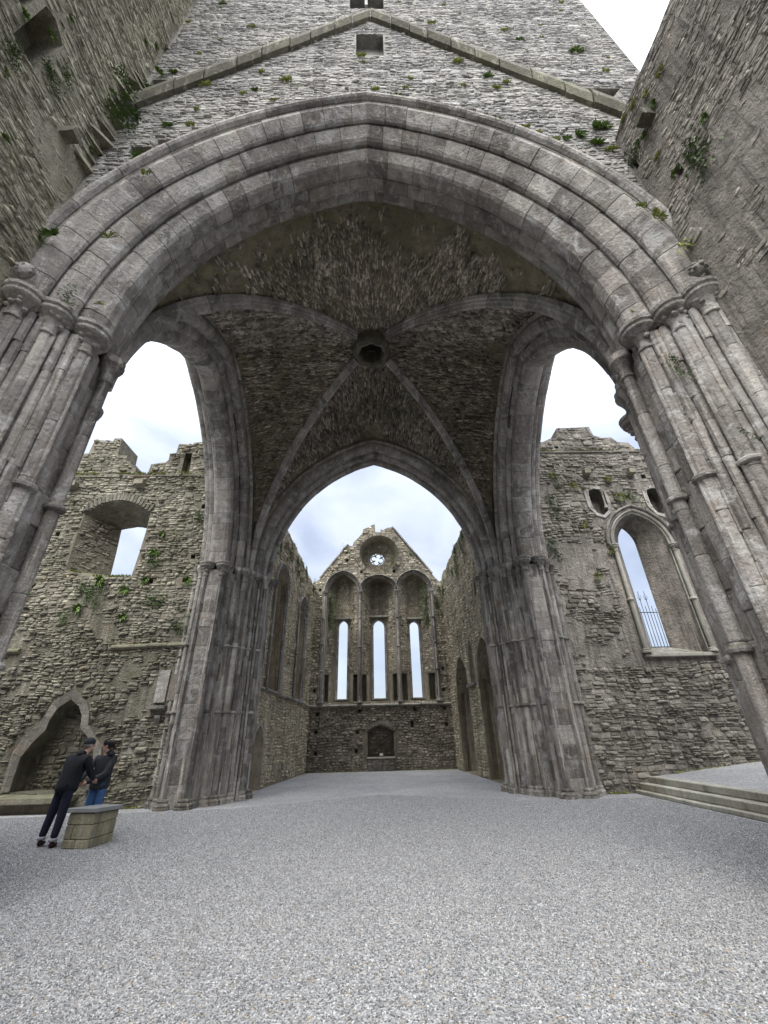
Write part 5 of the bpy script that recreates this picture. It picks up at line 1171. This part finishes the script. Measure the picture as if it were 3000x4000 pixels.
L([o for o in rv.outputs if o.type == 'VECTOR'][0], ip.inputs['Scale']); L([o for o in rr.outputs if o.type == 'VECTOR'][0], ip.inputs['Rotation']); L(ip.outputs[0], go.inputs[0])
gv.modifiers.new('scatter', 'NODES').node_group = t

# ------------------------------------------------------------------ the two people
def skin(name, J, B, root, mat, parent, base, sub=2, smooth=True):
    names = list(J); me = bpy.data.meshes.new(name); me.from_pydata([J[n][0] for n in names], [(names.index(a), names.index(b)) for a, b in B], [])
    ob = bpy.data.objects.new(name + '_tmp', me); C.objects.link(ob)
    ob.modifiers.new('s', 'SKIN'); ob.modifiers.new('u', 'SUBSURF').levels = sub
    if not me.skin_vertices: 
        bpy.context.view_layer.objects.active = ob
    for i, n in enumerate(names):
        v = me.skin_vertices[0].data[i]; r = J[n][1]; v.radius = r if isinstance(r, tuple) else (r, r); v.use_root = n == root
    dg = bpy.context.evaluated_depsgraph_get(); dg.update(); ev = ob.evaluated_get(dg); m2 = bpy.data.meshes.new_from_object(ev)
    V = np.array([v.co[:] for v in m2.vertices]); F = [tuple(p.vertices) for p in m2.polygons]
    bpy.data.objects.remove(ob); bpy.data.meshes.remove(me); bpy.data.meshes.remove(m2)
    o = bpy.data.objects.new(name, mesh(name, V - np.array(base), F, mat, smooth)); C.objects.link(o); o.parent = parent
    return o
def hand(J, B, wrist, wname, d, side, tag):
    """palm and five curled fingers; d = direction of the hand, side = direction of the thumb"""
    d = Vector(d).normalized(); s = Vector(side).normalized(); n = d.cross(s); p = Vector(wrist) + d * .045
    J['palm' + tag] = (tuple(p), (.028, .018)); B.append((wname, 'palm' + tag))
    for i, (o, l) in enumerate(((-.030, .060), (-.010, .075), (.010, .080), (.030, .072))):
        a = p + d * .035 + s * o; b = a + d * l * .5 + n * .008; c = b + d * l * .35 + n * .028
        for k, (q, r) in enumerate(((a, .0095), (b, .009), (c, .0075))): J['f%d%d%s' % (i, k, tag)] = (tuple(q), r)
        B += [('palm' + tag, 'f%d0%s' % (i, tag)), ('f%d0%s' % (i, tag), 'f%d1%s' % (i, tag)), ('f%d1%s' % (i, tag), 'f%d2%s' % (i, tag))]
    a = p + s * .035 - d * .01; b = a + s * .02 + d * .03; J['t0' + tag] = (tuple(a), .011); J['t1' + tag] = (tuple(b), .009); B += [('palm' + tag, 't0' + tag), ('t0' + tag, 't1' + tag)]
def person(label, base, P, face, cfg):
    root = bpy.data.objects.new('person', None); C.objects.link(root); root.location = base; root['label'] = label; root['category'] = 'person'
    b = base; J = {}; B = []
    R = dict(pelvis=.10, spine=.10, chest=.11, neck=.05, lsh=.05, rsh=.05, lel=.035, rel=.035, lwr=.027, rwr=.027, lhip=.075, rhip=.075, lkn=.05, rkn=.05, lan=.035, ran=.035)
    for k, r in R.items(): J[k] = (P[k], r)
    f = Vector(face).normalized(); hd = Vector(P['head']); rt = f.cross(Vector((0, 0, 1))).normalized(); up = Vector((0, 0, 1))
    J['jaw'] = (tuple(hd - up * .075 + f * .015), (.052, .055)); J['skull'] = (tuple(hd - f * .005), (.075, .082)); J['crown'] = (tuple(hd + up * .07 - f * .01), (.062, .07))
    B += [('pelvis', 'spine'), ('spine', 'chest'), ('chest', 'neck'), ('neck', 'jaw'), ('jaw', 'skull'), ('skull', 'crown'), ('chest', 'lsh'), ('lsh', 'lel'), ('lel', 'lwr'), ('chest', 'rsh'), ('rsh', 'rel'), ('rel', 'rwr'), ('pelvis', 'lhip'), ('lhip', 'lkn'), ('lkn', 'lan'), ('pelvis', 'rhip'), ('rhip', 'rkn'), ('rkn', 'ran')]
    for s in 'lr':
        J[s + 'toe'] = (tuple(Vector(P[s + 'an']) + Vector(cfg['foot']).normalized() * .14 + Vector((0, 0, -.05))), .03); B.append((s + 'an', s + 'toe'))
        hand(J, B, P[s + 'wr'], s + 'wr', Vector(P[s + 'wr']) - Vector(P[s + 'el']), f if abs(f.x) < 2 else rt, s)
    skin('body', J, B, 'pelvis', 'skin', root, b)
    # features of the face
    def part(name, V, F, mat, smooth=True, parent=None):
        o = bpy.data.objects.new(name, mesh(name, np.array(V) - np.array(b), F, mat, smooth)); C.objects.link(o); o.parent = parent or root; return o
    def fb(c, r, sub=2):
        V, F = blob((0, 0, 0), r, sub); W = [tuple(Vector(c) + rt * v[0] + f * v[1] + up * v[2]) for v in V]; return np.array(W), F
    part('nose', *fb(hd + f * .088 - up * .015, (.012, .022, .022)), 'skin')
    part('mouth', *fb(hd + f * .077 - up * .055, (.022, .008, .006)), 'lip')
    for s in (-1, 1): part('eye', *fb(hd + f * .074 + rt * s * .028 + up * .012, (.011, .007, .006), 1), 'glass'); part('ear', *fb(hd + rt * s * .078 - up * .01, (.010, .018, .030)), 'skin')
    part('hair', *fb(hd - f * .018 + up * .018, (.083, .088, .088), 3), cfg['hair'])
    if cfg['hat'] == 'beanie':
        V, F = fb(hd - f * .012 + up * .045, (.092, .105, .092), 3); V = np.array([v if v[2] > hd.z + .012 else (v[0], v[1], hd.z + .012) for v in V]); part('beanie', V, F, 'char')
    else:
        V = []; F = []
        for k, zz in enumerate((-.005, .02, .055, .075)):
            for i in range(24):
                a = 2 * PI * i / 24; r = (.083, .093, .091, .078)[k]; p = hd + rt * (r * math.cos(a)) + f * (r * 1.08 * math.sin(a) - .008) + up * (zz + .012 * math.sin(a)); V.append(tuple(p))
        for k in range(3):
            for i in range(24): F.append((k * 24 + i, k * 24 + (i + 1) % 24, (k + 1) * 24 + (i + 1) % 24, (k + 1) * 24 + i))
        part('headband', V, F, 'black'); part('ponytail', *join([fb(hd - f * .10 + up * .05, (.045, .05, .06)), fb(hd - f * .12 + up * .0, (.03, .03, .05))]), 'hair')
        g = [fb(hd + f * .088 + rt * s * .03 + up * .012, (.021, .003, .014)) for s in (-1, 1)]; part('spectacles', *join(g + [tube([tuple(hd + f * .085 + rt * s * .05 + up * .014), tuple(hd + rt * s * .084 + up * .012)], .0025, 5) for s in (-1, 1)]), 'glass')
    # jacket
    jr = cfg['jr']; JJ = {k: (P[k], r) for k, r in dict(spine=(jr, jr * .82), chest=(jr * 1.05, jr * .85), lsh=.082, rsh=.082, lel=.062, rel=.062, lwr=.05, rwr=.05).items()}
    pv, sp = Vector(P['pelvis']), Vector(P['spine']); JJ['waist'] = (tuple(pv), (jr * 1.02, jr * .9)); JJ['hem'] = (tuple(pv - (sp - pv) * .62), (jr * 1.12, jr * .98)); JJ['collar'] = (tuple(Vector(P['neck']).lerp(Vector(P['chest']), .25)), (.078, .078))
    BJ = [('hem', 'waist'), ('waist', 'spine'), ('spine', 'chest'), ('chest', 'collar'), ('chest', 'lsh'), ('lsh', 'lel'), ('lel', 'lwr'), ('chest', 'rsh'), ('rsh', 'rel'), ('rel', 'rwr')]
    jk = skin('jacket', JJ, BJ, 'hem', cfg['jacket'], root, b)
    hb = Vector(P['neck']) - Vector((f.x, f.y, 0)) * .05
    part('hood', *join([fb(hb - f * .03 - up * .015, (.115, .075, .06)), fb(hb - f * .005 + up * .0, (.10, .085, .045))]), cfg['jacket'], parent=jk)
    TR = {k: (P[k], r) for k, r in dict(pelvis=(.12, .10), lhip=.098, rhip=.098, lkn=.078, rkn=.078).items()}
    for s in 'lr': a = Vector(P[s + 'an']); TR[s + 'cuff'] = (tuple(a + Vector((0, 0, .03))), .062)
    skin('trousers', TR, [('pelvis', 'lhip'), ('lhip', 'lkn'), ('lkn', 'lcuff'), ('pelvis', 'rhip'), ('rhip', 'rkn'), ('rkn', 'rcuff')], 'pelvis', cfg['trousers'], root, b)
    fd = Vector(cfg['foot']).normalized(); sd_ = fd.cross(up)
    for s in 'lr':
        a = Vector(P[s + 'an']); lift = a.z - .09
        parts = []
        for (c, r) in ((a + fd * .0 - up * .035, (.045, .06, .05)), (a + fd * .10 - up * .05, (.048, .085, .036))):
            V, F = blob((0, 0, 0), r, 2); V = np.array([tuple(c + sd_ * v[0] + fd * v[1] + up * max(v[2], -(c.z - lift - .004))) for v in V]); parts.append((V, F))
        part('shoe', *join(parts), 'shoe')
        x, y, z = a; part('trouser_cuff', *lathe([(.055, z + .01), (.067, z + .012), (.068, z + .055), (.055, z + .057)], x, y, 14), cfg['cuff'])
mp_ = dict(pelvis=(-5.90, 9.42, .90), spine=(-5.90, 9.46, 1.10), chest=(-5.86, 9.51, 1.28), neck=(-5.82, 9.56, 1.44), head=(-5.80, 9.61, 1.575), lsh=(-6.05, 9.53, 1.36), rsh=(-5.68, 9.46, 1.34), lel=(-6.13, 9.58, 1.10), rel=(-5.60, 9.56, 1.08),
           lwr=(-6.00, 9.78, .96), rwr=(-5.66, 9.80, .98), lhip=(-5.99, 9.43, .86), rhip=(-5.82, 9.38, .86), lkn=(-6.03, 9.40, .47), rkn=(-5.79, 9.32, .47), lan=(-6.06, 9.36, .10), ran=(-5.77, 9.24, .09))
person('man in black jacket and dark beanie seen from behind, leaning towards the woman', (-5.9, 9.35, 0), mp_, (.65, .75, 0), dict(foot=(-.25, 1, 0), hair='greyhair', hat='beanie', jacket='black', jr=.20, trousers='navy', cuff='cuff'))
_w = dict(pelvis=(-5.86, 10.24, .86), spine=(-5.85, 10.22, 1.06), chest=(-5.84, 10.20, 1.23), neck=(-5.83, 10.18, 1.41), head=(-5.84, 10.14, 1.55), lsh=(-5.68, 10.22, 1.31), rsh=(-5.97, 10.12, 1.31), lel=(-5.72, 10.08, 1.03), rel=(-6.06, 10.02, 1.07),
           lwr=(-5.96, 9.90, .90), rwr=(-6.04, 9.80, .93), lhip=(-5.79, 10.24, .82), rhip=(-5.94, 10.22, .82), lkn=(-5.79, 10.22, .45), rkn=(-5.94, 10.18, .45), lan=(-5.78, 10.26, .09), ran=(-5.93, 10.22, .09))
wp_ = {k: (p[0] + .10, p[1], p[2] + .01) for k, p in _w.items()}; wp_['lan'] = tuple(np.array(wp_['lan']) - (0, 0, .01)); wp_['ran'] = tuple(np.array(wp_['ran']) - (0, 0, .01))
person('woman in charcoal jacket, blue jeans and black headband facing the man', (-5.86, 10.24, 0), wp_, (-.93, -.37, .12), dict(foot=(-.6, -.8, 0), hair='hair', hat='band', jacket='char', jr=.19, trousers='jeans', cuff='jeans'))
